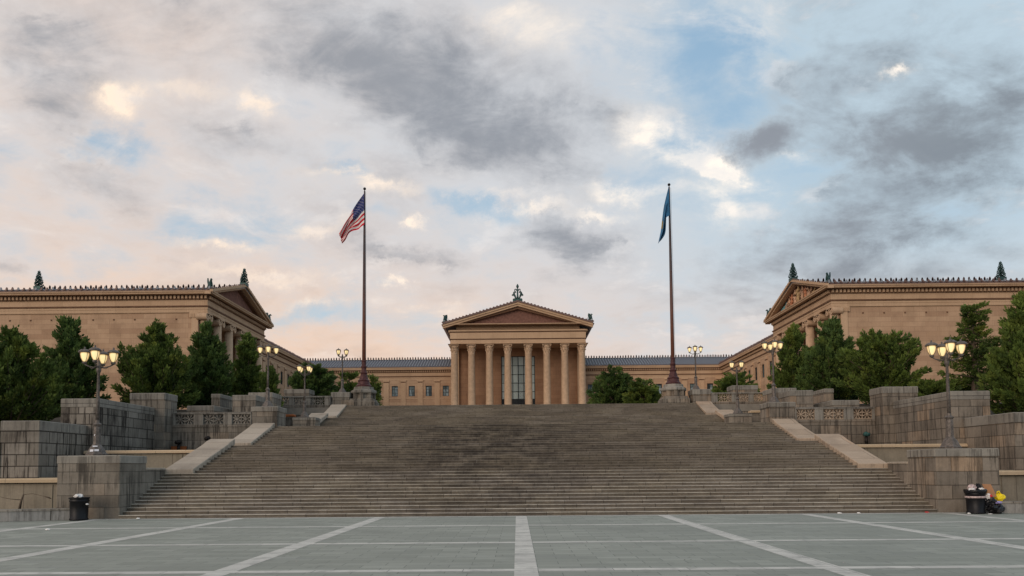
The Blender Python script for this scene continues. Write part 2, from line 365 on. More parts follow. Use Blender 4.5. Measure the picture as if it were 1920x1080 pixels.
# ------------------------------------------------------------------ world and sun
SUN_EL, SUN_AZ = R(17), R(214)      # azimuth clockwise from +Y: the light comes low from behind and left of the camera
def make_world():
    w=bpy.data.worlds.new('World'); scene.world=w; w.use_nodes=True
    k=NT.__new__(NT); k.t=w.node_tree; k.n=k.t.nodes; k.l=k.t.links
    bg=k.n['Background']; bg.inputs[1].default_value=.1
    sky=k.new('ShaderNodeTexSky'); sky.sky_type='NISHITA'; sky.sun_disc=False
    sky.sun_elevation=SUN_EL; sky.sun_rotation=SUN_AZ; sky.altitude=20; sky.air_density=1; sky.dust_density=1.2; sky.ozone_density=1.2
    tc=k.new('ShaderNodeTexCoord'); dx,dy,dz=k.sep(tc.outputs['Generated'])
    ady=k.math('ADD',k.math('ABSOLUTE',dy),.12)
    zz=k.math('MAXIMUM',dz,0)
    # direction expressed as tangents: u to the right, v upward
    u=k.math('DIVIDE',dx,k.math('MAXIMUM',dy,.25)); v=k.math('DIVIDE',zz,k.math('MAXIMUM',dy,.25))
    cl=k.comb(k.math('DIVIDE',dx,k.math('ADD',zz,.22)),k.math('DIVIDE',dy,k.math('ADD',zz,.22)),0)   # flat cloud layer
    n1=k.noise(cl,1.15,8,.60,.35); n2=k.noise(cl,3.1,7,.62,.2)
    wv=k.new('ShaderNodeTexNoise'); k.l.new(k.comb(u,v,.3),wv.inputs['Vector']); wv.inputs['Scale'].default_value=7.5; wv.inputs['Detail'].default_value=8; wv.inputs['Roughness'].default_value=.68
    wr,wg,wb=k.sep(wv.outputs['Color'])
    U=k.math('ADD',u,k.math('MULTIPLY',k.math('ADD',wr,-.5),.16)); V=k.math('ADD',v,k.math('MULTIPLY',k.math('ADD',wg,-.5),.11))
    def blob(px,py,rx,ry,ang=0):
        a=R(ang); u0=(px-969)/1450; v0=(881-py)/1450
        du=k.math('ADD',U,-u0); dv=k.math('ADD',V,-v0)
        p=k.math('ADD',k.math('MULTIPLY',du,math.cos(a)*1450/rx),k.math('MULTIPLY',dv,math.sin(a)*1450/rx))
        q=k.math('ADD',k.math('MULTIPLY',du,-math.sin(a)*1450/ry),k.math('MULTIPLY',dv,math.cos(a)*1450/ry))
        r=k.math('ADD',k.math('MULTIPLY',p,p),k.math('MULTIPLY',q,q))
        return k.math('POWER',2.718,k.math('MULTIPLY',r,-1))
    def acc(lst):
        t=None
        for b in lst:
            g=k.math('MULTIPLY',blob(*b[:5]),b[5]); t=g if t is None else k.math('ADD',t,g)
        return t
    blue=acc([(1340,60,120,150,-10,1.0),(1450,150,110,110,-30,.7),(1560,330,210,100,0,.75),(1640,250,80,60,0,.5),(180,240,75,50,0,1.3),(650,312,80,18,-10,1.0),(905,385,140,20,-15,1.1),(1130,150,60,60,0,.5),(1340,240,90,60,0,.7),(1800,390,200,50,10,.8),(1690,60,90,40,0,.4),(440,420,160,34,0,.7),(560,570,110,30,0,.9),(1150,335,120,30,0,.8),(1200,600,160,20,0,.4),(700,400,90,22,0,.6),(330,380,90,30,20,.5),(1560,610,200,40,0,.4)])
    dark=acc([(80,100,150,100,-25,1.7),(620,35,280,110,-15,1.35),(800,170,260,90,-25,1.15),(980,250,150,80,-25,.9),(1880,230,300,120,14,1.9),(1740,250,140,95,25,1.4),(1850,60,260,110,0,.95),(1440,255,90,45,25,1.8),(1030,435,60,42,0,1.3),(1105,455,62,36,0,1.5),(430,260,110,55,-10,1.0),(160,320,110,45,-20,.9),(1570,110,120,60,20,.8),(1540,455,200,34,5,1.1),(1720,430,170,40,-8,1.1),(780,475,120,18,-5,1.1),(1360,510,100,40,10,1.2),(1480,560,200,34,0,.8),(10,500,50,30,-35,1.2),(1100,190,110,60,0,.9),(300,440,150,26,0,.5),(200,600,300,40,0,.3),(1650,510,150,34,0,.8),(590,300,110,40,-15,.6)])
    glow=acc([(215,150,55,26,-25,1.2),(475,165,36,20,-35,.9),(1245,238,66,36,-20,1.1),(1340,308,62,22,-27,1.8),(1365,380,46,22,-25,.8),(1185,355,80,16,0,.8),(405,442,74,11,-8,1.1),(785,412,16,10,-40,1.1),(675,330,80,16,-8,.9),(600,548,80,9,0,.9),(810,570,50,14,0,.9),(960,12,70,30,0,.6),(1070,30,110,40,0,.5),(1400,40,50,60,50,.5),(755,518,12,8,0,1.0),(990,395,60,10,10,.7),(330,150,90,16,-10,.35),(590,420,60,12,0,.5),(1130,395,60,9,0,.6),(480,500,120,10,0,.5),(880,355,90,10,-6,.5),(1500,300,24,12,0,.6),(1700,115,26,10,10,.7)])
    # cover
    n3=k.noise(cl,8.5,6,.65,.4)
    n4=k.noise(k.comb(k.math('MULTIPLY',u,1.0),k.math('MULTIPLY',v,1.9),.7),7,8,.62,.5)
    tex=k.math('ADD',k.math('ADD',k.math('MULTIPLY',n1,.30),k.math('MULTIPLY',n2,.30)),k.math('ADD',k.math('MULTIPLY',n3,.12),k.math('MULTIPLY',n4,.28)))
    tx=k.math('MULTIPLY',k.math('ADD',tex,-.5),3.6)
    cover=k.smooth(k.math('ADD',k.math('ADD',k.math('ADD',.62,tx),k.math('MULTIPLY',dark,.35)),k.math('MULTIPLY',blue,-.46)),-.12,.66)
    ww=k.smooth(u,-.72,.30,1,0)             # warm to the left
    low=k.smooth(v,.10,.38,1,0)             # warm near the horizon
    warm=k.math('ADD',k.math('MULTIPLY',ww,.66),k.math('MULTIPLY',low,.40))
    warm=k.math('MULTIPLY',warm,k.math('ADD',k.fmix(low,.55,1.2),k.math('MULTIPLY',k.math('ADD',n2,-.5),2.0)),clamp=True)
    S=10.9
    def c(r,g,b): return (r*S,g*S,b*S)
    cool=k.math('MULTIPLY',k.smooth(u,.05,.42),k.smooth(v,.10,.26))
    lit=k.mix(warm,k.mix(cool,c(.60,.625,.66),c(.485,.60,.685)),c(.83,.60,.455))
    shade=k.mix(warm,c(.31,.335,.375),c(.42,.395,.39))
    shade=k.mix(k.smooth(u,.25,.62,0,.8),shade,c(.232,.272,.312))
    dk=k.smooth(k.math('ADD',k.math('MULTIPLY',dark,k.math('ADD',.46,k.math('MULTIPLY',tx,.35))),k.math('ADD',.12,k.math('MULTIPLY',tx,1.25))),.0,1.25)
    shade=k.mix(k.smooth(tx,-.35,.45,0,.55),shade,k.mix(1,shade,(.70,.72,.76),'MULTIPLY'))
    cloud=k.mix(dk,lit,shade)
    gl=k.math('MULTIPLY',glow,k.smooth(k.math('ADD',k.math('MULTIPLY',n2,.45),k.math('MULTIPLY',n4,.55)),.40,.60,.12,1.7))
    cloud=k.mix(k.math('MULTIPLY',gl,.85,clamp=True),cloud,k.mix(k.smooth(u,-.4,.3),c(1.0,.82,.66),c(1.02,.93,.83)))
    fl=k.math('MULTIPLY',k.smooth(k.math('ADD',k.math('MULTIPLY',n3,.4),k.math('MULTIPLY',n4,.6)),.51,.64,0,.6),k.smooth(dk,.2,.6,1,0)); cloud=k.mix(fl,cloud,k.mix(warm,c(.74,.74,.75),c(.94,.74,.60)))
    blues=k.mix(k.smooth(v,.15,.6),c(.52,.65,.74),c(.335,.515,.69))
    # clear patches: the sky texture carried to the brightness of an exposed morning sky
    clear=k.mix(.72,k.mix(1,sky.outputs[0],(1,1,1),'MULTIPLY'),blues)
    out=k.mix(cover,clear,cloud)
    # below the horizon: ground bounce tone
    below=k.smooth(dz,-.02,0,1,0); out=k.mix(below,out,c(.12,.12,.115))
    k.l.new(out,bg.inputs[0])
    w.cycles.sampling_method='MANUAL'; w.cycles.sample_map_resolution=512
make_world()
sl=bpy.data.lights.new('sun','SUN'); so=bpy.data.objects.new('sun',sl); col.objects.link(so)
sl.energy=1.4; sl.angle=R(38); sl.color=(1,.84,.68)
sd=Vector((math.sin(SUN_AZ)*math.cos(SUN_EL), math.cos(SUN_AZ)*math.cos(SUN_EL), math.sin(SUN_EL)))
so.rotation_euler=sd.to_track_quat('Z','Y').to_euler(); so.location=(-60,-80,60)
vs=scene.view_settings; vs.view_transform='Standard'; vs.look='None'; vs.exposure=0.0; vs.gamma=1
scene.cycles.max_bounces=5; scene.cycles.diffuse_bounces=3; scene.cycles.glossy_bounces=2; scene.cycles.transmission_bounces=2
scene.cycles.use_denoising=True

# ------------------------------------------------------------------ ground
b=MB(); b.add([(-3000,-3000,-.06),(3000,-3000,-.06),(3000,3000,-.06),(-3000,3000,-.06)],[(0,1,2,3)])
tag(b.build('ground',plain('distant_ground',(.09,.10,.08),1)),kind='structure')
b=MB(); b.add([(-70,-25,0),(70,-25,0),(70,39,0),(-70,39,0)],[(0,1,2,3)])
tag(b.build('plaza',M['plaza']),kind='structure')
b=MB()
for i in range(-5,6):
    x=-.24+6.09*i; w_=.235
    b.add([(x-w_,-24,.004),(x+w_,-24,.004),(x+w_,33.8,.004),(x-w_,33.8,.004)],[(0,1,2,3)])
for y,h in ((33.6,.19),(28.1,.19),(21.5,.18),(15.6,.18),(9.6,.18),(3.5,.18)):
    xs=[-70]+[v for i in range(-5,6) for v in (-.24+6.09*i-.235,-.24+6.09*i+.235)]+[70]
    for j in range(0,len(xs),2):
        b.add([(xs[j],y-h,.004),(xs[j+1],y-h,.004),(xs[j+1],y+h,.004),(xs[j],y+h,.004)],[(0,1,2,3)])
tag(b.build('paving_bands',M['band']),kind='structure')

# ------------------------------------------------------------------ the great stair
T=.36; 
FL=[(33.9,0.,13,.15,17.84,.36),(38.5,1.95,11,.14,16.5,.48),(46.4,3.49,11,.1375,16.5,.46),(60.5,5.0,11,.1365,16.5,.46),(68.3,6.5,12,.135,16.5,.37)]
stair=empty('staircase',(0,33.9,0),'broad flight of worn grey stone steps climbing from the plaza to the museum','staircase')
ends=[]
rowid=0
for y0,z0,n,r,hw,T in FL:
    b=MB(); rows=[]; N=60
    first=y0<34
    for i in range(n):
        rz0=z0+i*r; rz1=rz0+r; yy=y0+i*T; y2=yy+T; rowid+=1
        rnd=random.Random(rowid*31)
        xs=[-hw+2*hw*j/N for j in range(N+1)]; k0=N+1
        jit=[rnd.uniform(-.008,.008) for _ in xs]; jz=[rnd.uniform(-.005,.004) for _ in xs]
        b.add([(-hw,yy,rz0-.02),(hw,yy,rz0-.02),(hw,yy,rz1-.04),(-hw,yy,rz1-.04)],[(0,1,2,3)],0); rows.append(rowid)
        und=[(x,yy,rz1-.045) for x in xs]; low=[(x,yy-.03+a,rz1-.045+c) for x,a,c in zip(xs,jit,jz)]
        mid=[(x,yy-.03+a,rz1-.016+c) for x,a,c in zip(xs,jit,jz)]
        top=[(x,yy-.015+a,rz1+c) for x,a,c in zip(xs,jit,jz)]; back=[(x,y2+.01,rz1) for x in xs]
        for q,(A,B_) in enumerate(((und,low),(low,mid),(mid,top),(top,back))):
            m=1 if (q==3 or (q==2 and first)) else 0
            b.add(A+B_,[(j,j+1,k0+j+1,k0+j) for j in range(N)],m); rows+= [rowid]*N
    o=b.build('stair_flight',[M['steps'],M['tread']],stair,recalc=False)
    at_=o.data.attributes.new('row','FLOAT','FACE'); at_.data.foreach_set('value',[float(q) for q in rows])
    ends.append((y0+n*T,z0+n*r))
for (ye,ze),nxt in zip(ends,[38.5,46.4,60.5,68.3,73.5]):
    hw=16.5 if ze>2 else 17.84
    b=MB(); 
    if abs(ze-5.0)<.03: hw=18.2
    b.box(-hw,hw,ye,nxt+.02,ze-.3,ze)
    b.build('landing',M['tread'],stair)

# cheek walls with sloping coping slabs -------------------------------------
def cheek(sx,y0,y1,z0,z1,zb,name_label,warm):
    X0,X1=sx*16.45,sx*17.84
    t=empty('cheek_wall',(sx*17.15,y0,zb),name_label,'wall','sloping cheek walls beside the stair')
    b=MB(); ov=.10
    b.prism([(y0+.03,zb),(y1-.03,zb),(y1-.03,z1-.34),(y0+.03,z0-.34)],'x',X0+sx*.0+(.06*sx),X1-.06*sx)
    b.build('wall_body',M['stone_warm'] if warm else M['stone'],t)
    b=MB(); n=10; import math as m_
    th=.34
    up=[]; 
    for i in range(n+1):
        f=i/n; y=y0+(y1-y0)*f; z=z0+(z1-z0)*f
        if i==n: z-=.06
        up.append((y,z))
    # soft rounded shoulder at the upper end
    up[-2]=(up[-2][0],up[-2][1]+.05); up[-1]=(up[-1][0],up[-1][1]+.10)
    poly=[(y0,z0-th)]+up+[(y1,up[-1][1]-th)]
    k=len(poly)
    def rowx(x): return [(x,p[0],p[1]) for p in poly]
    xa,xb=(X0-sx*.02,X1+sx*.04)
    b.add(rowx(xa)+rowx(xb),[tuple(range(k))]+[tuple(range(2*k-1,k-1,-1))]+[(i,(i+1)%k,k+(i+1)%k,k+i) for i in range(k)])
    o=b.build('coping_slab',M['slab_warm'] if warm else M['slab'],t)
    bv=o.modifiers.new('b','BEVEL'); bv.width=.05; bv.segments=2; bv.limit_method='ANGLE'; bv.angle_limit=R(50)
for sx,side in ((-1,'left'),(1,'right')):
    w=(sx>0); tint='tan' if w else 'pale grey'
    cheek(sx,38.25,43.9,2.17,3.86,1.5,f'lowest {tint} sloping stone cheek wall on the {side} edge of the stair',w)
    cheek(sx,46.5,51.1,3.76,5.20,3.0,f'{tint} sloping stone cheek wall below the lamp pedestal on the {side} of the stair',w)
    cheek(sx,61.6,65.6,5.95,6.93,4.9,f'{tint} short cheek wall behind the small lamp pedestal on the {side} of the stair',w)
    cheek(sx,68.6,72.6,6.92,8.26,6.3,f'topmost {tint} cheek wall reaching the upper terrace on the {side} of the stair',w)

# ------------------------------------------------------------------ walls, pedestals, basins
def wall(name,label,cat,boxes,mat,cap=None,group=None,capmat=None,base=None):
    """boxes: (x0,x1,y0,y1,z0,z1); cap (h, overhang) on the first"""
    x0,x1,y0,y1,z0,z1=boxes[0]
    t=empty(name,((x0+x1)/2,(y0+y1)/2,z0),label,cat,group)
    ch,ov=cap if cap else (0,0)
    b=MB()
    for i,(a,c,d,e,f,g) in enumerate(boxes):
        b.bbox(a,c,d,e,f,g-(ch if i==0 else 0),.02)
    b.build('wall_body',mat,t)
    if cap:
        b=MB(); b.bbox(min(x0,x1)-ov,max(x0,x1)+ov,y0-ov,y1+ov,z1-ch,z1,.035); b.build('capstone',capmat or M['cap'],t)
    if base:
        b=MB(); b.bbox(min(x0,x1)-base,max(x0,x1)+base,y0-base,y1+base,z0,z0+.42,.03); b.build('plinth',capmat or M['kerb'],t)
    return t
for sx,side in ((-1,'left'),(1,'right')):
    L = sx<0
    S=lambda a,c: (sx*a,sx*c)
    st=M['stone'] if L else M['stone_warm']; sd_=M['stone_dark'] if L else M['stone_warm']
    # pedestal beside the first flight
    wall('pedestal',f'large stone pedestal at the foot of the stair under the nearest {side} lamp','pedestal',[(*S(17.84,20.6),33.9,36.3,0,2.78)],st,(.34,.03),'lamp pedestals')
    # wall along the first flight, runs back to the cheek
    wall('flank_wall',f'low stone wall between the {side} foot pedestal and the lowest cheek wall','wall',[(*S(17.84,20.4),36.33,38.3,0,2.24)],st,(.10,.02),capmat=M['slab'])
    # fountain basins
    t=empty('fountain_basin',(sx*21.2,43.6,1.9),f'upper {side} fountain basin with tan coping between cheek wall and retaining wall','fountain basin','fountain basins')
    b=MB(); b.box(*S(17.9,24.85),43.62,43.95,1.8,3.06); 
    for xx in (19.3,22.1): b.box(*S(xx,xx+.10),43.58,43.62,1.95,3.02)
    b.build('basin_wall',M['basin'],t)
    b=MB(); b.bbox(*S(17.9,24.87),43.45,44.1,3.10,3.27,.05); b.build('coping',M['coping'],t)
    b=MB(); b.box(*S(17.9,24.8),44.1,51.5,2.6,2.9); b.build('water',M['water'],t)
    b=MB(); b.box(*S(17.9,20.5),38.32,43.6,1.2,1.85); b.box(*S(20.5,24.8),39.4,43.6,1.2,1.8); b.build('ledge',M['basin'],t)
    t=empty('fountain_basin',(sx*24,39.2,0),f'lower {side} fountain basin with tan coping beside the foot pedestal','fountain basin','fountain basins')
    b=MB(); b.box(*S(20.62,33.0),38.62,39.3,0,1.50)
    for xx in (23.6,27.6): b.box(*S(xx,xx+.12),38.58,38.62,.1,1.45)
    b.build('basin_wall',M['basin'],t)
    b=MB(); b.bbox(*S(20.62,33.0),38.4,39.35,1.55,1.77,.06); b.build('coping',M['coping'],t)
    b=MB(); b.box(*S(20.7,33.0),33.6,38.6,.02,.22); b.build('water',M['water'],t)
    # kerb of the pool at plaza level
    x0,x1=sx*20.0,sx*34
    t=empty('pool_kerb',(sx*27,33.2,0),f'low grey stone kerb of the pool at the {side} edge of the plaza','kerb','pool kerbs')
    b=MB(); p=[(sx*19.6,33.35),(sx*21.7,32.5),(sx*34,30.5),(sx*34,31.0),(sx*21.8,33.05),(sx*19.6,33.88)]
    b.prism(p,'z',0,.42); b.build('kerb_body',M['kerb'],t)
    b=MB(); p=[(sx*19.58,33.31),(sx*21.7,32.46),(sx*34,30.46),(sx*34,31.04),(sx*21.8,33.09),(sx*19.58,33.89)]
    b.prism(p,'z',.42,.50); b.build('kerb_top',M['cap'],t)
    # retaining walls stepping back
    wall('retaining_wall',f'lowest stretch of thick streaked retaining wall on the {side}','wall',[(*S(24.85,26.85),39.4,43.75,0,4.72)],sd_,(.5,.02),'stepped retaining walls')
    wall('retaining_wall',f'tall stretch of streaked retaining wall on the {side} behind the nearest lamp','wall',[(*S(24.2,26.4),43.8,50.5,0,6.26)],sd_,(.48,.02),'stepped retaining walls')
    wall('wall_block',f'big square stone block ending the tall retaining wall on the {side}','wall',[(*S(23.55,25.85),50.55,52.4,2,7.24)],st,(.42,.03),'stepped retaining walls')
    wall('wall_block',f'low capped stone block behind the lower balustrade on the {side}','wall',[(*S(21.85,23.75),54.5,57.7,4.9,6.72)],st,(.36,.03),'stepped retaining walls')
    wall('wall_block',f'stone block behind the lower balustrade next to the second lamp on the {side}','wall',[(*S(19.4,21.1),56,58.3,4.9,7.6)],st,(.4,.03),'stepped retaining walls')
    wall('wall_block',f'highest stone block behind the second lamp pedestal on the {side}','wall',[(*S(19.0,20.8),58.5,60.8,4.9,8.03)],st,(.36,.03),'stepped retaining walls')
    wall('retaining_wall',f'long plain retaining wall running back toward the upper balustrade on the {side}','wall',[(*S(23.9,24.6),60.9,73.3,4.9,8.2)],st,(.3,.03))
    # lamp pedestals up the stair
    wall('pedestal',f'stone lamp pedestal above the second cheek wall on the {side}','pedestal',[(*S(16.48,18.2),51.7,53.6,3.9,6.38)],st,(.32,.06),'lamp pedestals')
    wall('pedestal',f'small stone lamp pedestal on the wide landing on the {side}','pedestal',[(*S(16.1,17.85),60.0,61.5,4.9,6.22)],st,(.22,.04),'lamp pedestals')
    wall('pedestal',f'stone lamp pedestal at the top of the stair on the {side}','pedestal',[(*S(16.46,18.2),73.9,75.6,6.9,9.58)],st,(.5,.05),'lamp pedestals')
    wall('wall_block',f'stone block rising behind the upper balustrade on the {side}','wall',[(*S(22.0,24.6),80,82,8,10.56)],st,(.45,.05))
    # small basin beside the landing
    t=empty('fountain_basin',(sx*19.6,62,4.95),f'small {side} fountain basin with rusty coping below the upper balustrade','fountain basin','fountain basins')
    b=MB(); b.box(*S(17.9,23.8),62.0,62.4,4.95,6.35); b.build('basin_wall',M['stone'],t)
    b=MB(); b.bbox(*S(18.3,20.2),61.9,62.5,6.42,6.6,.04); b.build('coping',M['rust'] if L else M['coping'],t)
    b=MB(); b.box(*S(17.95,23.8),62.4,73.2,5.9,6.2); b.build('water',M['water'],t)
    # balustrades with pierced rosette panels
    def balustrade(label,xin,xout,yf,zt,zb,zfloor,panels):
        t=empty('balustrade',(sx*(xin+xout)/2,yf,zfloor),label,'balustrade','pierced stone balustrades')
        b=MB(); b.box(*S(xin,xout),yf,yf+.5,zfloor,zb-.02); 
        b.box(*S(xin,xout),yf-.05,yf,zb-.16,zb-.02); b.build('base_wall',st,t)
        b=MB(); b.bbox(*S(xin,xout),yf-.06,yf+.5,zt-.12,zt,.02); b.build('top_rail',M['cap'],t)
        edges=[xin]+[v for p in panels for v in p]+[xout]
        for j in range(0,len(edges),2):
            if edges[j+1]-edges[j]>.05:
                b=MB(); b.bbox(*S(edges[j],edges[j+1]),yf-.03,yf+.45,zb-.02,zt-.12,.02); b.build('pier',M['cap'],t)
        for p0,p1 in panels:
            b=MB(); y0,y1=yf+.06,yf+.30; h=zt-.12-zb; w=p1-p0; n=2
            b.box(*S(p0,p1),y0,y1,zb,zb+.05); b.box(*S(p0,p1),y0,y1,zt-.17,zt-.12)
            for q in range(n+1):
                xx=p0+w*q/n; b.box(*S(max(p0,xx-.02),min(p1,xx+.02)),y0,y1,zb+.05,zt-.17)
            for q in range(n):
                cx=p0+w*(q+.5)/n; cz=(zb+zt-.12)/2; rx=w/n/2-.02; rz=h/2-.05
                for a in range(8):
                    an=2*PI*(a+.5)/8; ca,sa=math.cos(an),math.sin(an)
                    ex=ca*rx*1.18; ez=sa*rz*1.18
                    ex=max(-rx,min(rx,ex)); ez=max(-rz,min(rz,ez))
                    wd=.024
                    px,pz=-sa*wd,ca*wd
                    P=[(ca*.02+px*.5,sa*.02+pz*.5),(ex+px*1.7,ez+pz*1.7),(ex-px*1.7,ez-pz*1.7),(ca*.02-px*.5,sa*.02-pz*.5)]
                    b.prism([(sx*(cx+u_),cz+v_) for u_,v_ in P],'y',y0+.015,y1-.015)
                N=14; ring=[(sx*(cx+.07*math.cos(2*PI*i/N)),cz+.07*math.sin(2*PI*i/N)) for i in range(N)]
                b.prism(ring,'y',y0,y1)
            b.build('pierced_panel',M['cap'] if L else M['slab_warm'],t)
    balustrade(f'lower pierced balustrade of three rosette panels on the {side}',18.22,23.53,51.7,6.02,5.20,2.2,[(18.3,19.52),(20.1,21.45),(22.1,23.35)])
    balustrade(f'upper pierced balustrade near the stair top on the {side}',18.22,23.9,73.6,9.2,8.34,4.95,[(18.8,20.1),(20.7,21.7),(22.2,23.6)])

# fountain spouts
def spout(px,py,D,mat,label,stain=None,cap_=None):
    p=W(px,py,D); t=empty('fountain_spout',p,label,'fountain spout','fountain spouts')
    b=MB(); b.lathe(p.x,p.y,[(.02,p.z-.02),(.14,p.z+.02),(.19,p.z+.10),(.16,p.z+.22),(.08,p.z+.29),(.02,p.z+.31)],12)
    b.tube([(p.x,p.y-.1,p.z+.15),(p.x,p.y-.35,p.z+.1)],[.09,.13],8)
    b.build('spout_head',mat,t)
    b=MB(); b.lathe(p.x,p.y,[(.12,p.z-.5),(.10,p.z-.02)],10); b.build('spout_stem',M['spout'],t)
spout(335,833,51.3,M['spout'],'dark bronze fountain spout on the left above the orange rust stain')
spout(390,826,51.3,M['spout'],'dark fountain spout on the left next to the cheek wall')
spout(1624,818,51.3,M['teal'],'green copper fountain spout on the right in front of the balustrade wall')
spout(1566,822,51.3,M['teal'],'small green copper fountain spout half hidden behind the right cheek wall')
p=W(335,840,51.55); b=MB(); b.box(p.x-.5,p.x+.5,51.5,51.66,2.95,3.75); 
tag(b.build('rust_patch',M['rust'],None,(p.x,51.6,2.95)),'orange rust stained stone below the left fountain spout','stained stone')

# fallen branch and weeds in the left pool
p=W(35,945,37.6)
b=MB(); b.tube([(p.x-.1,37.8,.2),(p.x+.0,37.8,.7),(p.x+.1,37.8,1.0)],[.07,.045,.035],7)
b.tube([(p.x+.08,37.8,.98),(p.x+.6,37.7,1.03),(p.x+1.15,37.7,.9),(p.x+1.5,37.7,.78)],[.016,.012,.011,.008],6)
b.tube([(p.x+.05,37.8,.72),(p.x-.5,37.7,.78),(p.x-1.2,37.6,.95)],[.022,.015,.008],6)
b.tube([(p.x+1.15,37.7,.9),(p.x+1.4,37.7,.83),(p.x+1.55,37.7,.76)],[.012,.045,.008],6)
tag(b.build('fallen_branch',M['bark'],None,(p.x,37.8,.2)),'bare dark branch sticking up from the left pool','branch')

# ------------------------------------------------------------------ planting beds and terraces
def ter(label,poly,fn,mat,name):
    pass
def bedz(y):
    pts=[(36,.0),(39.3,3.6),(44,4.2),(52,5.6),(60,6.8),(74,8.0),(400,8.0)]
    for (a,b_),(c,d) in zip(pts,pts[1:]):
        if y<=c: return b_+(d-b_)*(y-a)/(c-a)
    return 8.0
b=MB()
ys=[39.35,42,44,48,52,56,60,66,74,100,250]
for sx in (-1,1):
    prev=None
    for y in ys:
        xin= 26.8 if y<44 else (26.3 if y<52 else (23.8 if y<74 else 24.5))
        row=[(sx*xin,y,bedz(y)),(sx*40,y,bedz(y)+.1),(sx*90,y,bedz(y)-.2),(sx*200,y,bedz(y))]
        if prev: 
            for i in range(3): b.add([prev[i],prev[i+1],row[i+1],row[i]],[(0,1,2,3)])
        else: 
            for i in range(3): b.add([(row[i][0],y,-.05),(row[i+1][0],y,-.05),row[i+1],row[i]],[(0,1,2,3)])
        prev=row
tag(b.build('terrain',M['soil']),kind='structure')
b=MB(); b.box(-24.4,-18.2,52.2,73.6,4.4,4.93); b.box(18.2,24.4,52.2,73.6,4.4,4.93)
b.box(-24.5,24.5,73.52,110,7.4,8.08); b.box(-48,48,110,205,7.4,8.06)
tag(b.build('terrace_pavement',M['terrace']),kind='structure')

# ------------------------------------------------------------------ the museum
museum=empty('museum',(0,168,8),'wide tan stone museum like a Greek temple with a central portico and two temple-fronted wings','museum')
rr=random.Random(11)
def antefix(b,x,y,z,along,h=.5,w=.24,m=0):
    t=.07
    h*=rr.uniform(.88,1.12)
    pr=[(-w*.3,0),(w*.3,0),(w*.5,h*.45),(w*.32,h*.8),(0,h),(-w*.32,h*.8),(-w*.5,h*.45)]
    if along=='x': b.prism([(x+p,z+q) for p,q in pr],'y',y-t,y+t,m)
    else: b.prism([(y+p,z+q) for p,q in pr],'x',x-t,x+t,m)
def dentils(b,x0,y0,x1,y1,zb,zt,nx,ny,step=.5,w=.26,d=.22,m=0):
    L=math.hypot(x1-x0,y1-y0); n=int(L/step); ux,uy=(x1-x0)/L,(y1-y0)/L
    for i in range(n):
        s=(i+.5)*L/n; cx,cy=x0+ux*s,y0+uy*s
        ax,bx=sorted((cx-abs(ux)*w/2,cx+abs(ux)*w/2)) if abs(ux)>.5 else sorted((cx,cx+nx*d))
        ay,by=sorted((cy-abs(uy)*w/2,cy+abs(uy)*w/2)) if abs(uy)>.5 else sorted((cy,cy+ny*d))
        b.box(ax,bx,ay,by,zb,zt,m)
SP,SD,RT,TC,RB=0,1,2,3,4
EM=[M['sandp'],M['sandd'],M['roof'],M['terra'],M['rib']]

def entab(b,path,side,za,zf,zd,zc,zt,over):
    """architrave bottom za, frieze bottom zf, dentil band bottom zd, corona bottom zc, top zt"""
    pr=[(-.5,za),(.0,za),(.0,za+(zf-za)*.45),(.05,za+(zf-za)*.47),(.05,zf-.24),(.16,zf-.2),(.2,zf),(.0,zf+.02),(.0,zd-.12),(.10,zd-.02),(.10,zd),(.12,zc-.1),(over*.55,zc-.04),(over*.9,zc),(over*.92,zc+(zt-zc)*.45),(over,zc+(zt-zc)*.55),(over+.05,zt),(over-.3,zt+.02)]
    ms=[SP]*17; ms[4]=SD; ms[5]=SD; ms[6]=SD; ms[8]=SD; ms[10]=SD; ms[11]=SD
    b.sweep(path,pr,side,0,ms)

def volute_capital(b,cx,cy,z,r,face,m=0):
    """Ionic capital; face = direction (nx,ny) the volutes look toward"""
    b.lathe(cx,cy,[(r,z-.95),(r*1.05,z-.9),(r*1.02,z-.8),(r*1.22,z-.55)],16,m)
    b.box(cx-r*1.3,cx+r*1.3,cy-r*1.3,cy+r*1.3,z-.2,z,m)
    for s in (-1,1):
        if abs(face[0])>.5:
            n=14; ring=[(cy+s*r*1.22+.5*math.cos(2*PI*i/n),z-.58+.5*math.sin(2*PI*i/n)) for i in range(n)]
            b.prism(ring,'x',cx-r*1.15,cx+r*1.15,m)
            ring=[(cy+s*r*1.22+.16*math.cos(2*PI*i/n),z-.58+.16*math.sin(2*PI*i/n)) for i in range(n)]
            b.prism(ring,'x',cx-r*1.25,cx+r*1.25,m)
        else:
            n=14; ring=[(cx+s*r*1.22+.5*math.cos(2*PI*i/n),z-.58+.5*math.sin(2*PI*i/n)) for i in range(n)]
            b.prism(ring,'y',cy-r*1.15,cy+r*1.15,m)
    b.box(cx-r*1.15,cx+r*1.15,cy-r*1.2,cy+r*1.2,z-.42,z-.2,m)

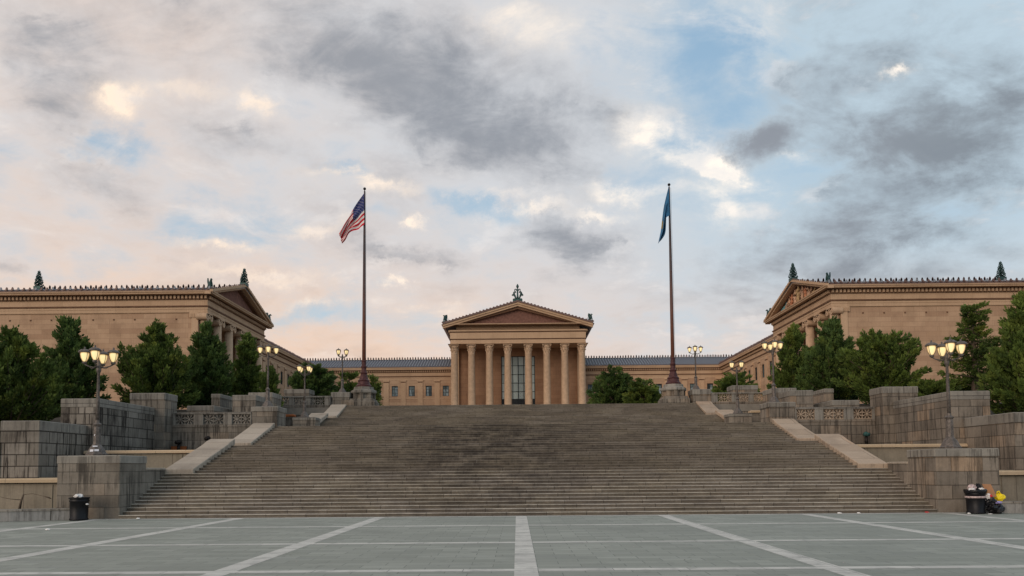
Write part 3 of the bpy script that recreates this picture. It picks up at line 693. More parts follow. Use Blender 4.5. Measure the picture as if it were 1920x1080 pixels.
def tree_acroterion(parent,x,y,z,h,w,name='roof_finial'):
    b=MB(); b.box(x-w*.42,x+w*.42,y-w*.42,y+w*.42,z-.35,z+.12)
    b.tube([(x,y,z),(x,y,z+h*.6),(x,y,z+h)],[w*.10,w*.07,w*.02],6)
    n=9
    for i in range(n):
        f=i/n; zz=z+h*(.06+.86*f); rad=w*.5*(1-f)**.85+.05; k=8 if i<6 else 5
        for j in range(k):
            a=2*PI*(j+.5*(i%2))/k; ca,sa=math.cos(a),math.sin(a); L=rad*rr.uniform(.85,1.15)
            P=[(x,y,zz),(x+ca*L*.6,y+sa*L*.6,zz+h*.02),(x+ca*L,y+sa*L,zz+h*.075),(x+ca*L*.93,y+sa*L*.93,zz+h*.13)]
            b.tube(P,[.06,.09,.08,.03],5)
    return b.build(name,M['bronze'],parent)
def griffin(parent,x,y,z,s,dirx,diry):
    """seated winged guardian on the roof corner"""
    def q(f,u,side=0): return (x+dirx*f*s-diry*side*s, y+diry*f*s+dirx*side*s, z+u*s)
    b=MB()
    b.tube([q(-.45,.05),q(-.35,.3),q(-.05,.55),q(.2,.85),q(.22,1.15),q(.38,1.3),q(.6,1.22)],[.12*s,.26*s,.27*s,.24*s,.15*s,.15*s,.04*s],8)
    for sd in (-.14,.14):
        b.tube([q(.2,.75,sd),q(.38,.4,sd),q(.42,0,sd),q(.6,0,sd)],[.12*s,.08*s,.06*s,.05*s],6)
        b.tube([q(-.3,.3,sd*1.4),q(-.05,.12,sd*1.4),q(.15,.02,sd*1.4)],[.16*s,.1*s,.06*s],6)
        W0=[q(.05,.75,sd),q(-.05,1.1,sd*1.2),q(-.12,1.5,sd*1.4),q(-.38,1.55,sd*1.5),q(-.48,1.1,sd*1.4),q(-.4,.6,sd)]
        W1=[(a+diry*.05*s,b_-dirx*.05*s,c) for a,b_,c in W0]
        b.add(W0+W1,[(0,1,2,3,4,5),(11,10,9,8,7,6)]+[(i,(i+1)%6,6+(i+1)%6,6+i) for i in range(6)])
    b.tube([q(-.45,.1),q(-.75,.2),q(-.85,.6),q(-.65,.85)],[.05*s,.04*s,.04*s,.02*s],5)
    b.box(x-.45*s,x+.45*s,y-.45*s,y+.45*s,z-.25*s,z+.02)
    return b.build('griffin_statue',M['bronze'],parent)
def window_unit(parent,cx,cy,z0,z1,w,axis,out,mull=(1,2),drape=True,name='window'):
    """axis 'x': wall faces -Y, width along x; 'y': wall faces +-X. out = sign of outward direction"""
    b=MB(); h=z1-z0
    def bx(u0,u1,d0,d1,a,c,m):
        if axis=='x': b.box(cx+u0,cx+u1,min(cy+out*d0,cy+out*d1),max(cy+out*d0,cy+out*d1),a,c,m)
        else: b.box(min(cx+out*d0,cx+out*d1),max(cx+out*d0,cx+out*d1),cy+u0,cy+u1,a,c,m)
    bx(-w/2,w/2,-.30,-.26,z0,z1,0)
    for u in (-w/2,w/2-.08): bx(u,u+.08,-.3,-.14,z0,z1,1)
    bx(-w/2+.08,w/2-.08,-.3,-.14,z0,z0+.08,1); bx(-w/2+.08,w/2-.08,-.3,-.14,z1-.1,z1,1)
    for i in range(mull[0]): u=-w/2+w*(i+1)/(mull[0]+1); bx(u-.03,u+.03,-.26,-.18,z0+.08,z1-.1,1)
    for i in range(mull[1]): a=z0+h*(i+1)/(mull[1]+1); bx(-w/2+.08,w/2-.08,-.26,-.2,a-.03,a+.03,1)
    if drape:
        d=rr.choice([(.12,.5),(.25,.8),(.5,.92),(.12,.88)])
        bx(-w/2+w*d[0],-w/2+w*d[1],-.262,-.25,z0+.08,z1-h*rr.uniform(.1,.4),2)
    return b.build(name,[M['glass'],M['frame'],M['drape']],parent)

def wall_with_holes(b,u0,u1,z0,z1,holes,put,m=0):
    """rectangular wall in (u,z) with rectangular holes all at same rows; put(u0,u1,z0,z1)"""
    rows=sorted(set([z0,z1]+[h[2] for h in holes]+[h[3] for h in holes]))
    for a,c in zip(rows,rows[1:]):
        cut=sorted([(h[0],h[1]) for h in holes if h[2]<=a+1e-6 and h[3]>=c-1e-6]); u=u0
        for p,q in cut: put(u,p,a,c); u=q
        put(u,u1,a,c)

# ---- wings ---------------------------------------------------------------
def wing(sx,side):
    XI=45.4; XO=78.5; Y0,Y1=111.3,136.7
    x=lambda v: sx*v
    b=MB()
    # solid cella (recessed behind the columns), court side porch open
    bb=MB()
    bb.box(x(50.6),x(XO),Y0+.15,Y1-.15,8,25.3)
    bb.box(x(46.9),x(50.6),Y0+.15,Y0+1.35,8,25.3); bb.box(x(46.9),x(50.6),Y1-1.35,Y1-.15,8,25.3)
    body=bb.build('museum_wing',M['sand'],museum)
    if sx<0: tag(body,'left temple-fronted wing with a plain red pediment')
    else: tag(body,'right temple-fronted wing with coloured figures in its pediment')
    # entablature all round
    e=MB()
    path=[(x(XO),Y0),(x(XI),Y0),(x(XI),Y1),(x(XO),Y1)]
    entab(e,path,1 if sx<0 else -1,25.3,26.3,27.25,27.85,28.25,1.22)
    dentils(e,x(XO),Y0-.1,x(XI)-sx*.1,Y0-.1,27.3,27.72,0,-1,.56,.3,.30,SP)
    dentils(e,x(XI)-sx*.1,Y0,x(XI)-sx*.1,Y1,27.3,27.72,-sx,0,.56,.3,.30,SP)
    e.box(x(46.2),x(XO),Y0+.3,Y1-.3,25.3,25.35,SP)
    # sima above the eaves on the long sides with water-spout marks
    for yy,s in ((Y0-1.2,-1),(Y1+1.2,1)):
        e.box(x(44.2),x(XO),min(yy,yy-s*.35),max(yy,yy-s*.35),28.25,28.5,TC)
    # raking cornices
    apex=32.42; eave=28.42; ra=31.95; ym=124.
    for s in (-1,1):
        ye=ym+s*14.05
        for x0,x1,zo,th in ((44.12,44.6,0,.36),(44.45,45.3,-.36,.32)):
            e.prism([(ye,eave+zo-th+.0),(ye,eave+zo),(ym,apex+zo),(ym,apex+zo-th)],'x',x(x0),x(x1),SP)
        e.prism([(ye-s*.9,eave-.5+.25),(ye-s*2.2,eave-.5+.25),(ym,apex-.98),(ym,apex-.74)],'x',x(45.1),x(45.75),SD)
    e.box(x(44.6),x(46.2),Y0-1.0,Y1+1.0,28.2,28.32,SP)
    e.build('entablature',EM,body)
    # tympanum
    t=MB(); t.prism([(ym-12.3,28.3),(ym+12.3,28.3),(ym,31.9)],'x',x(45.7),x(46.0)); t.build('pediment_field',M['tymp'],body)
    # roof
    r=MB()
    for s in (-1,1):
        ye=ym+s*13.9
        r.add([(x(44.3),ye,eave+.05),(x(XO),ye,eave+.05),(x(XO),ym,ra),(x(44.3),ym,ra)],[(0,1,2,3)],0)
        n=int((XO-44.3)/.84)
        for i in range(n+1):
            xx=44.45+i*.84
            r.prism([(ye,eave+.02),(ye,eave+.16),(ym,ra+.1),(ym,ra-.1)],'x',x(xx-.07),x(xx+.07),1)
            if s<0 or i<1:
                antefix(r,x(xx+.2),ye-.1,eave+.05,'x',.46,.3,2 if i%3 else 1)
                antefix(r,x(xx+.42),ye-.02,eave+.0,'x',.24,.3,2)
            antefix(r,x(xx),ym,ra,'x',.62,.3,2)
    for s in (-1,1):
        for i in range(17):
            f=i/17.; antefix(r,x(44.3),ym+s*14*(1-f),eave+.02+(apex-eave)*f,'y',.22,.3,2)
    r.build('roof',[M['roof'],M['rib'],M['terra']],body)
    # columns
    proto=None
    for i in range(6):
        yy=112.15+i*4.74
        if proto is None:
            c=MB(); z0=9.5; 
            c.box(x(46.15)-.95,x(46.15)+.95,yy-.95,yy+.95,z0,z0+.35)
            c.lathe(x(46.15),yy,[(.95,z0+.35),(.98,z0+.5),(.85,z0+.62),(.9,z0+.75),(.77,z0+.9),(.76,z0+6),(.66,24.35)],24,flute=.05)
            volute_capital(c,x(46.15),yy,25.28,.66,(sx,0))
            proto=c.build('column',M['colst'],body,); first=yy
        else:
            o=proto.copy(); col.objects.link(o); o.parent=body; o.location=(0,yy-first,0)
    # antae beside the end columns
    for ya,yb in ((Y0+.05,Y0+1.45),(Y1-1.45,Y1-.05)):
        a=MB()
        a.box(x(46.75),x(47.7),ya-.08,yb+.08,8,24.55); a.box(x(46.65),x(48.0),ya-.18,yb+.18,24.55,25.28)
        for k in range(4): a.box(x(47.0+k*.24),x(47.1+k*.24),ya-.24,ya-.17,24.66,25.1)
        a.build('corner_pilaster',M['sandp'],body)
    # tall dark openings behind the porch
    for yy in (117,124,131):
        window_unit(body,x(50.6)-sx*.0-sx*.02+0, yy,10,21.5,2.2,'y',-sx,(2,5),False)
    # small wall sockets high on the blank end wall
    for i in range(9):
        k=MB(); k.box(x(50+i*3.05)-.09,x(50+i*3.05)+.09,Y0+.05,Y0+.16,24.25,24.45); k.build('wall_socket',M['sandd'],body)
    # roof figures
    tree_acroterion(body,x(44.6),ym,apex+.1,2.7,1.3)
    tree_acroterion(body,x(78.2),ym,apex-.1,2.85,1.3)
    griffin(body,x(44.9),Y0-.4,28.65,1.05,-sx*.7,-.7)
    griffin(body,x(44.9),Y1+.4,28.7,1.15,-sx*.7,.7)
    return body
wl=wing(-1,'left'); wr=wing(1,'right')

# ---- coloured figures in the right pediment -------------------------------
def skin_figure(name,joints,edges,rad,mat,parent,loc,mirror=False,scale=1):
    me=bpy.data.meshes.new(name); s=-1 if mirror else 1
    me.from_pydata([(0,s*y*scale,z*scale) if len(j_)==2 else (j_[0]*scale,s*j_[1]*scale,j_[2]*scale) for j_ in joints for (y,z) in [(j_[0],j_[1]) if len(j_)==2 else (0,0)]],edges,[])
    o=bpy.data.objects.new(name,me); col.objects.link(o); o.parent=parent
    o.location=Vector(loc)-parent_world(parent)
    md=o.modifiers.new('s','SKIN'); 
    for i,v in enumerate(me.skin_vertices[0].data): v.radius=(rad[i]*scale,rad[i]*scale); v.use_root=(i==0)
    sb=o.modifiers.new('d','SUBSURF'); sb.levels=1; sb.render_levels=1
    me.materials.append(mat); return o
# joints (x depth, y along, z up): pelvis, chest, neck, head, armL elbow,handL, armR elbow,handR, kneeL, footL, kneeR, footR, robe
POSES={
 'stand':[(0,0,.95),(0,0,1.4),(0,0,1.6),(-.03,0,1.85),(-.1,.28,1.3),(-.2,.32,1.0),(-.05,-.3,1.35),(-.2,-.4,1.65),(-.05,.12,.5),(0,.14,.05),(-.1,-.12,.5),(-.05,-.15,.05)],
 'reach':[(0,0,.95),(-.05,.05,1.4),(-.05,.07,1.6),(-.08,.1,1.82),(-.1,.45,1.5),(-.2,.75,1.7),(-.05,-.3,1.2),(-.15,-.45,.95),(-.1,.25,.5),(0,.35,.05),(-.05,-.15,.5),(-.05,-.25,.05)],
 'sit':[(0,0,.5),(0,.03,.95),(0,.04,1.15),(-.05,.05,1.38),(-.1,.3,.85),(-.2,.4,.6),(-.1,-.28,.85),(-.3,-.3,.7),(-.4,.15,.5),(-.42,.18,.05),(-.4,-.12,.5),(-.4,-.15,.05)],
 'recline':[(0,0,.22),(-.02,.42,.5),(-.02,.55,.62),(-.05,.68,.8),(-.1,.75,.3),(-.2,.9,.12),(-.2,.3,.55),(-.25,.05,.45),(-.1,-.45,.38),(-.1,-.9,.12),(-.15,-.4,.2),(-.15,-.95,.08)],
}
EDG=[(0,1),(1,2),(2,3),(1,4),(4,5),(1,6),(6,7),(0,8),(8,9),(0,10),(10,11)]
RAD=[.2,.22,.09,.15,.08,.06,.08,.06,.13,.09,.13,.09]
figmats=[M['statue'],plain('ochre_glazed_figure',(.40,.27,.14),.6,0,.3,2),plain('terracotta_glazed_figure',(.45,.19,.10),.6,0,.35,2),plain('blue_green_glazed_figure',(.10,.24,.26),.6,0,.35,2)]
spots=[(-10.4,'recline',.62,0),(-8.6,'recline',.85,2),(-6.9,'sit',1.0,1),(-5.5,'sit',1.25,0),(-4.2,'reach',1.15,0),(-3.0,'stand',1.3,2),(-1.7,'stand',1.5,0),(0,'stand',1.72,1),(1.5,'reach',1.5,0),(3.0,'stand',1.3,2),(4.3,'sit',1.45,0),(5.7,'sit',1.2,3),(7.2,'sit',.95,3),(8.7,'recline',.85,1),(10.4,'recline',.62,3)]
for yo,ps,s,mi in spots:
    fig=skin_figure('pediment_figure',POSES[ps],EDG,RAD,figmats[mi],wr,(45.45,124+yo,28.34),mirror=yo>0,scale=s)

# ---- connecting and rear ranges --------------------------------------------
WX=[-16.95-3.98*k for k in range(8)]
def ranges(sx,side):
    XW=47.6; YW=180.
    x=lambda v: sx*v
    w=MB()
    holes=[(abs(v)-.72,abs(v)+.72,19.35,21.8) for v in WX]+[(abs(v)-.72,abs(v)+.72,12.5,16.2) for v in WX]
    wall_with_holes(w,14.3,XW,8,23.2,holes,lambda a,c,d,e:w.box(x(a),x(c),YW,YW+.6,d,e))
    wy=[140.9+4.5*k for k in range(9)]
    holes=[(v-.75,v+.75,19.5,22.1) for v in wy]+[(v-.75,v+.75,13.0,16.6) for v in wy]
    wall_with_holes(w,136.5,YW+.6,8,23.2,holes,lambda a,c,d,e:w.box(x(XW),x(XW+.6),a,c,d,e))
    w.box(x(14.3),x(XW),YW+6,YW+13,8,23.2); w.box(x(XW+6),x(XW+12),136.5,YW+13,8,23.2)
    body=w.build('museum_range',M['sand'],museum); tag(body,f'low {side} range with square windows under a ribbed slate roof')
    e=MB(); path=[(x(XW),136.6),(x(XW),YW),(x(14.4),YW)]
    entab(e,path,-1 if sx<0 else 1,23.2,24.1,25.0,25.5,26.05,.85) if False else entab(e,path,1 if sx<0 else -1,23.2,24.1,25.0,25.5,26.05,.85)
    dentils(e,x(XW),YW-.1,x(14.4),YW-.1,25.02,25.38,0,-1,.5,.26,.24,SP)
    dentils(e,x(XW)-sx*.1,136.6,x(XW)-sx*.1,YW,25.02,25.38,-sx,0,.5,.26,.24,SP)
    e.build('entablature',EM,body)
    # pilasters
    p=MB()
    cxs=[-14.97-3.98*k for k in range(9)]
    for v in cxs:
        v=abs(v)
        if v>XW-.6: continue
        p.box(x(v-.62),x(v+.62),YW-.14,YW+.05,8,22.55); p.box(x(v-.75),x(v+.75),YW-.2,YW+.05,22.78,23.18); p.box(x(v-.5),x(v+.5),YW-.17,YW+.05,22.56,22.77,1)
    p.box(x(14.3),x(XW),YW-.06,YW+.02,18.7,18.95)
    for k in range(10):
        v=138.65+4.5*k
        p.box(x(XW)-sx*.14,x(XW),v-.65,v+.65,8,22.55); p.box(x(XW)-sx*.2,x(XW),v-.78,v+.78,22.78,23.18); p.box(x(XW)-sx*.17,x(XW),v-.5,v+.5,22.56,22.77,1)
    p.build('pilaster_row',[M['sandp'],M['sandd']],body)
    for v in WX:
        window_unit(body,sx*abs(v),YW,19.35,21.8,1.44,'x',-1,(1,2))
        window_unit(body,sx*abs(v),YW,12.5,16.2,1.44,'x',-1,(1,3))
    for v in wy:
        window_unit(body,x(XW),v,19.5,22.1,1.5,'y',-sx,(1,2),False)
        window_unit(body,x(XW),v,13.0,16.6,1.5,'y',-sx,(1,3),False)
    # roofs
    r=MB(); ze,zr=26.1,28.8; ye,yr=YW-.85,YW+6.2; xe,xr=XW-.85,XW+6.2
    r.add([(x(14),ye,ze),(x(xe),ye,ze),(x(xr),yr,zr),(x(14),yr,zr)],[(0,1,2,3)],0)
    r.add([(x(14),yr+7,ze),(x(xr+7),yr+7,ze),(x(xr),yr,zr),(x(14),yr,zr)],[(0,1,2,3)],0)
    r.add([(x(xe),136.7,ze),(x(xe),ye,ze),(x(xr),yr,zr),(x(xr),136.7,zr)],[(0,1,2,3)],0)
    r.add([(x(xr+7),136.7,ze),(x(xr+7),yr+7,ze),(x(xr),yr,zr),(x(xr),136.7,zr)],[(0,1,2,3)],0)
    st=.64; i=0; xx=14.6
    while xx<xr:
        y0=ye if xx<xe else ye+(xx-xe)
        z0=ze+(y0-ye)*(zr-ze)/(yr-ye)
        r.prism([(y0,z0+.0),(y0,z0+.12),(yr,zr+.12),(yr,zr)],'x',x(xx-.07),x(xx+.07),1)
        antefix(r,x(xx),yr,zr+.05,'x',.66,.34,2 if i%2 else 3)
        if xx<xe: antefix(r,x(xx),ye-.02,ze,'x',.24,.22,2)
        xx+=st; i+=1
    yy=137.0
    while yy<yr:
        x0=xe if yy<ye else xe+(yy-ye)
        z0=ze+(x0-xe)*(zr-ze)/(xr-xe)
        # ribs across the slope
        r.add([(x(x0),yy-.06,z0+.02),(x(x0),yy+.06,z0+.02),(x(xr),yy+.06,zr+.1),(x(xr),yy-.06,zr+.1)],[(0,1,2,3)],1)
        if yy<ye: antefix(r,x(x0),yy,ze,'y',.5,.3,2); antefix(r,x(xr),yy,zr,'y',.5,.24,2)
        yy+=st
    r.box(x(14),x(xr),yr-.12,yr+.12,zr-.02,zr+.1,3)
    r.build('roof',[M['roof'],M['rib'],M['terra'],M['iron']],body)
ranges(-1,'left'); ranges(1,'right')

# ---- central portico ---------------------------------------------------------
def center():
    b=MB()
    Yf=167.2; XH=14.8
    # front wall with tall opening, side walls of the great hall
    zfl=12.5
    wall_with_holes(b,-14.2,14.2,zfl-4.5,29.6,[(-3.82,3.82,zfl-4.5+4.5,27.7)],lambda a,c,d,e:b.box(a,c,174,174.6,d,e))
    b.box(-14.2,-13.6,174.6,205,8,29.5); b.box(13.6,14.2,174.6,205,8,29.5); b.box(-14.2,14.2,204.4,205,8,29.5)
    body=b.build('museum_portico',M['cella'],museum); tag(body,'central portico of eight tall columns under a plain red pediment')
    f=MB()
    for i in range(4): f.box(-15.6-.5*i,15.6+.5*i,166.0-.45*i,174,8 if i==3 else zfl-.9*(i+1)/4*1.0-.0,zfl-.22*i if i else zfl)
    f.build('podium',M['sandp'],body)
    e=MB(); path=[(-XH,205),(-XH,Yf),(XH,Yf),(XH,205)]
    entab(e,path,-1,29.45,30.6,32.05,32.75,33.7,1.35)
    e.box(-XH-.1,XH+.1,Yf-.22,Yf-.1,32.2,32.5,SP)
    dentils(e,-XH-.1,Yf,-XH-.1,205,32.12,32.55,-1,0,.6,.32,.3,SP); dentils(e,XH+.1,Yf,XH+.1,205,32.12,32.55,1,0,.6,.32,.3,SP)
    e.box(-XH+.3,XH-.3,Yf+.4,174.3,29.5,29.6,SP)
    ap=38.75; ev=33.95; H=16.3
    for s in (-1,1):
        for y0,y1,zo,th in ((165.75,166.3,0,.34),(165.95,166.5,-.34,.42),(166.2,167.0,-.76,.42)):
            e.prism([(s*H,ev+zo-th),(s*H,ev+zo),(0,ap+zo),(0,ap+zo-th)],'y',y0,y1,TC if zo==0 else SP)
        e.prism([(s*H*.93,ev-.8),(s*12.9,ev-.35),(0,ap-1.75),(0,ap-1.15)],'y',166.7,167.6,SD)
    e.box(-16.0,16.0,166.1,167.6,33.6,33.75,SP)
    e.build('entablature',EM,body)
    t=MB(); t.prism([(-13.6,33.7),(13.6,33.7),(0,37.55)],'y',167.55,167.8); t.build('pediment_field',M['tymp'],body)
    r=MB()
    for s in (-1,1):
        r.add([(s*H,165.9,ev+.02),(0,165.9,ap+.02),(0,205.5,ap+.02),(s*H,205.5,ev+.02)],[(0,1,2,3)],0)
        n=22
        for i in range(n+1):
            fr=i/n; xx=s*H*(1-fr); zz=ev+(ap-ev)*fr
            antefix(r,xx,165.95,zz-.05,'x',.26,.5,2)
        yy=166.3
        while yy<205:
            antefix(r,s*(H+.05),yy,ev-.1,'y',.5,.3,2)
            r.box(min(s*(H-.1),s*(H+.28)),max(s*(H-.1),s*(H+.28)),yy-.1,yy+.1,ev-.5,ev-.25,2)
            yy+=.84
    r.build('roof',[M['roof'],M['rib'],M['terra']],body)
    xs=[-13.95,-10.2,-6.28,-2.25,2.25,6.28,10.2,13.95]
    c=MB(); x0=xs[0]; y=168.0
    c.box(x0-1.0,x0+1.0,y-1.0,y+1.0,zfl,zfl+.35)
    c.lathe(x0,y,[(1.0,zfl+.35),(1.04,zfl+.5),(.9,zfl+.65),(.96,zfl+.8),(.83,zfl+.95),(.82,zfl+6),(.72,27.3),(.78,27.4),(.72,27.5)],28,flute=.045)
    # Corinthian bell with two tiers of leaves
    c.lathe(x0,y,[(.66,27.5),(.68,28.4),(.9,29.1)],20)
    for tier,(zb,hh,n,rad) in enumerate(((27.5,.75,8,.72),(27.9,.95,8,.78))):
        for j in range(n):
            a=2*PI*(j+.5*tier)/n; ca,sa=math.cos(a),math.sin(a); px,py=-sa,ca
            def Q(r_,w_,z_): return [(x0+ca*r_+px*w_,y+sa*r_+py*w_,z_),(x0+ca*r_-px*w_,y+sa*r_-py*w_,z_)]
            rings=Q(rad-.02,.2,zb)+Q(rad+.04,.24,zb+hh*.6)+Q(rad+.2,.2,zb+hh)+Q(rad+.26,.1,zb+hh*.85)
            inn=[(p[0]-ca*.09,p[1]-sa*.09,p[2]) for p in rings]
            vs_=rings+inn
            fs=[(0,1,3,2),(2,3,5,4),(4,5,7,6),(8,10,11,9),(10,12,13,11),(12,14,15,13)]+[(0,2,10,8),(2,4,12,10),(4,6,14,12),(1,9,11,3),(3,11,13,5),(5,13,15,7),(6,7,15,14)]
            c.add(vs_,fs)
    for sxx in (-1,1):
        for syy in (-1,1): c.tube([(x0+sxx*.55,y+syy*.55,28.6),(x0+sxx*.8,y+syy*.8,29.0),(x0+sxx*.95,y+syy*.95,29.1),(x0+sxx*.88,y+syy*.88,28.9)],[.08,.12,.14,.1],6)
    c.box(x0-.98,x0+.98,y-.98,y+.98,29.18,29.43)
    p0=c.build('column',M['colst'],body)
    for xx in xs[1:]:
        o=p0.copy(); col.objects.link(o); o.parent=body; o.location=(xx-x0,0,0)
    # tall window
    g=MB(); g.box(-3.82,3.82,174.3,174.34,zfl,27.7,0)
    for i in range(7):
        xx=-3.78+i*1.26; wd=.07 if i not in(0,6) else .12; g.box(xx-wd,xx+wd,174.16,174.3,zfl,27.7,1)
    z=27.62
    for zz in (27.6,25.55,23.55,21.6,19.65,17.95,16.85,14.6): g.box(-3.82,3.82,174.2,174.3,zz-.06,zz+.06,1)
    g.box(-3.7,3.7,174.18,174.29,16.9,17.95,1)
    g.build('window',[M['bigglass'],M['frame']],body)
    # side wall attached pilasters
    for s in (-1,1):
        q=MB(); q.box(s*13.35,s*14.6,173.2,174.0,zfl,29.45); q.build('corner_pilaster',M['sandp'],body)
    # roof figures: branching finial in the middle, griffins at the corners
    f=MB(); z0=38.7; f.box(-1.05,1.05,165.8,166.9,z0-.25,z0+.35)
    f.tube([(0,166.3,z0+.3),(0,166.3,z0+1.0),(0,166.3,z0+2.2),(0,166.3,z0+3.0)],[.36,.22,.16,.1],7)
    f.lathe(0,166.3,[(.04,z0+2.75),(.26,z0+2.95),(.3,z0+3.25),(.12,z0+3.6),(.03,z0+3.75)],8)
    for s in (-1,1):
        f.tube([(0,166.3,z0+.7),(s*.4,166.3,z0+.55),(s*.62,166.3,z0+1.2),(s*.95,166.3,z0+1.55),(s*1.15,166.3,z0+1.25),(s*.9,166.3,z0+1.05)],[.2,.18,.22,.24,.18,.08],6)
        f.tube([(s*.62,166.3,z0+1.2),(s*.8,166.3,z0+1.9),(s*.55,166.3,z0+2.05),(s*.35,166.3,z0+1.75)],[.18,.2,.2,.1],6)
        f.tube([(0,166.3,z0+2.0),(s*.35,166.3,z0+2.6),(s*.6,166.3,z0+2.5),(s*.62,166.3,z0+2.2),(s*.4,166.3,z0+2.1)],[.11,.13,.13,.12,.07],6)
        f.tube([(s*.9,166.3,z0+.05),(s*.75,166.3,z0+.5),(s*.55,166.3,z0+.45)],[.12,.14,.06],6)
    f.build('roof_finial',M['bronze'],body)
    griffin(body,-15.8,166.6,34.25,1.05,-.7,-.7); griffin(body,15.8,166.6,34.25,1.05,.7,-.7)
center()

# ------------------------------------------------------------------ street lamps
lamp0=None
def make_lamp(name='street_lamp',n=4):
    t=empty(name,(0,0,0))
    b=MB(); b.lathe(0,0,[(.46,0),(.47,.08),(.40,.14),(.38,.2),(.28,.38),(.17,.52),(.155,.62),(.15,1.2),(.13,1.32),(.17,1.36),(.2,1.42),(.1,1.5),(.085,1.6)],8,smooth=False)
    b.build('base',M['lampmetal'],t)
    b=MB(); b.lathe(0,0,[(.08,1.58),(.075,2.5),(.06,3.75),(.085,3.78),(.11,3.88),(.10,4.02),(.075,4.06),(.085,4.2),(.05,4.3),(.02,4.36)],12); b.build('pole',M['lampmetal'],t)
    for k in range(n):
        a=2*PI*k/n; ca,sa=math.cos(a),math.sin(a)
        b=MB(); b.tube([(0,0,4.1),(ca*.22,sa*.22,4.0),(ca*.45,sa*.45,4.06),(ca*.6,sa*.6,4.16)],[.03,.03,.028,.035],7)
        b.tube([(ca*.1,sa*.1,4.0),(ca*.3,sa*.3,3.95),(ca*.42,sa*.42,4.05)],[.015,.015,.012],5)
        b.build('arm',M['lampmetal'],t)
        x,y=ca*.6,sa*.6
        # lantern: glass, cap, ribs
        g=MB(); g.lathe(x,y,[(.05,4.24),(.10,4.30),(.165,4.42),(.195,4.56),(.20,4.66)],16)
        lo=g.build('lantern',M['light'],t)
        c=MB(); c.lathe(x,y,[(.20,4.66),(.262,4.665),(.27,4.70),(.235,4.75),(.15,4.81),(.05,4.83),(.03,4.87),(.045,4.9),(.01,4.94)],16); c.build('lantern_cap',M['lampmetal'],lo)
        c=MB(); c.lathe(x,y,[(.04,4.14),(.09,4.17),(.11,4.24),(.06,4.27)],10)
        for q in range(4):
            an=2*PI*(q+.5)/4; cc,ss=math.cos(an),math.sin(an)
            c.tube([(x+cc*.07,y+ss*.07,4.24),(x+cc*.125,y+ss*.125,4.31),(x+cc*.185,y+ss*.185,4.43),(x+cc*.215,y+ss*.215,4.57),(x+cc*.215,y+ss*.215,4.68)],.012,5)
        c.build('lantern_cage',M['lampmetal'],lo)
    return t
lamps=[((-19.35,34.75,2.78),1.0,13,'grey four-lantern street lamp on the large left foot pedestal, pale stickers on its base'),
       ((19.0,34.75,2.78),1.0,-13,'grey four-lantern street lamp on the large right foot pedestal'),
       ((-17.45,52.65,6.38),.88,18,'lit street lamp on the second left pedestal in front of the dark trees'),
       ((17.15,52.65,6.38),.88,-2,'lit street lamp on the second right pedestal in front of the right wing'),
       ((-17.15,60.75,6.22),.86,51,'lit street lamp on the left landing pedestal before a leafy bush'),
       ((16.98,60.75,6.22),.86,29,'lit street lamp on the right landing pedestal seen with two lanterns'),
       ((-17.35,74.75,9.58),.88,58,'street lamp at the stair top left of the flagpole with the striped flag'),
       ((17.0,74.75,9.58),.88,-13,'street lamp at the stair top right of the flagpole with the blue flag')]
L0=make_lamp()
for i,(loc,s,rot,lab) in enumerate(lamps):
    o=L0 if i==0 else copy_tree(L0)
    o.location=loc; o.scale=(s,s,s); o.rotation_euler=(0,0,R(rot)); tag(o,lab,'street lamp','lamps along the stair')
b=MB()
for (a,z,w_,h_,) in ((-92,.18,.16,.10),(-62,.20,.18,.09),(-75,.40,.2,.05),(-100,.9,.04,.08)):
    rr_=.40 if z<.3 else (.30 if z<.5 else .165)
    c,s_=math.cos(R(a)),math.sin(R(a)); px,py=-s_,c
    b.add([(-19.35+c*rr_-px*w_/2,34.75+s_*rr_-py*w_/2,2.78+z),(-19.35+c*rr_+px*w_/2,34.75+s_*rr_+py*w_/2,2.78+z),(-19.35+c*(rr_-.03)+px*w_/2,34.75+s_*(rr_-.03)+py*w_/2,2.78+z+h_),(-19.35+c*(rr_-.03)-px*w_/2,34.75+s_*(rr_-.03)-py*w_/2,2.78+z+h_)],[(0,1,2,3)])
bpy.context.view_layer.update()
st_=b.build('sticker',M['sticker'],None,(0,0,0)); st_.parent=L0; st_.matrix_parent_inverse=L0.matrix_world.inverted()
# small lit globe on a post behind the upper balustrade
p=W(515,733,77); g=empty('globe_lamp',(p.x,p.y,8.08),'small lit white globe lamp on a short post behind the upper left balustrade','lamp')
b=MB(); b.lathe(p.x,p.y,[(.12,8.08),(.05,8.2),(.04,p.z-.2)],8); b.build('post',M['lampmetal'],g)
b=MB(); b.lathe(p.x,p.y,[(.02,p.z-.22)]+[(.22*math.sin(PI*i/8),p.z-.22*math.cos(PI*i/8)) for i in range(1,8)]+[(.02,p.z+.22)],14); b.build('globe',M['globe'],g)

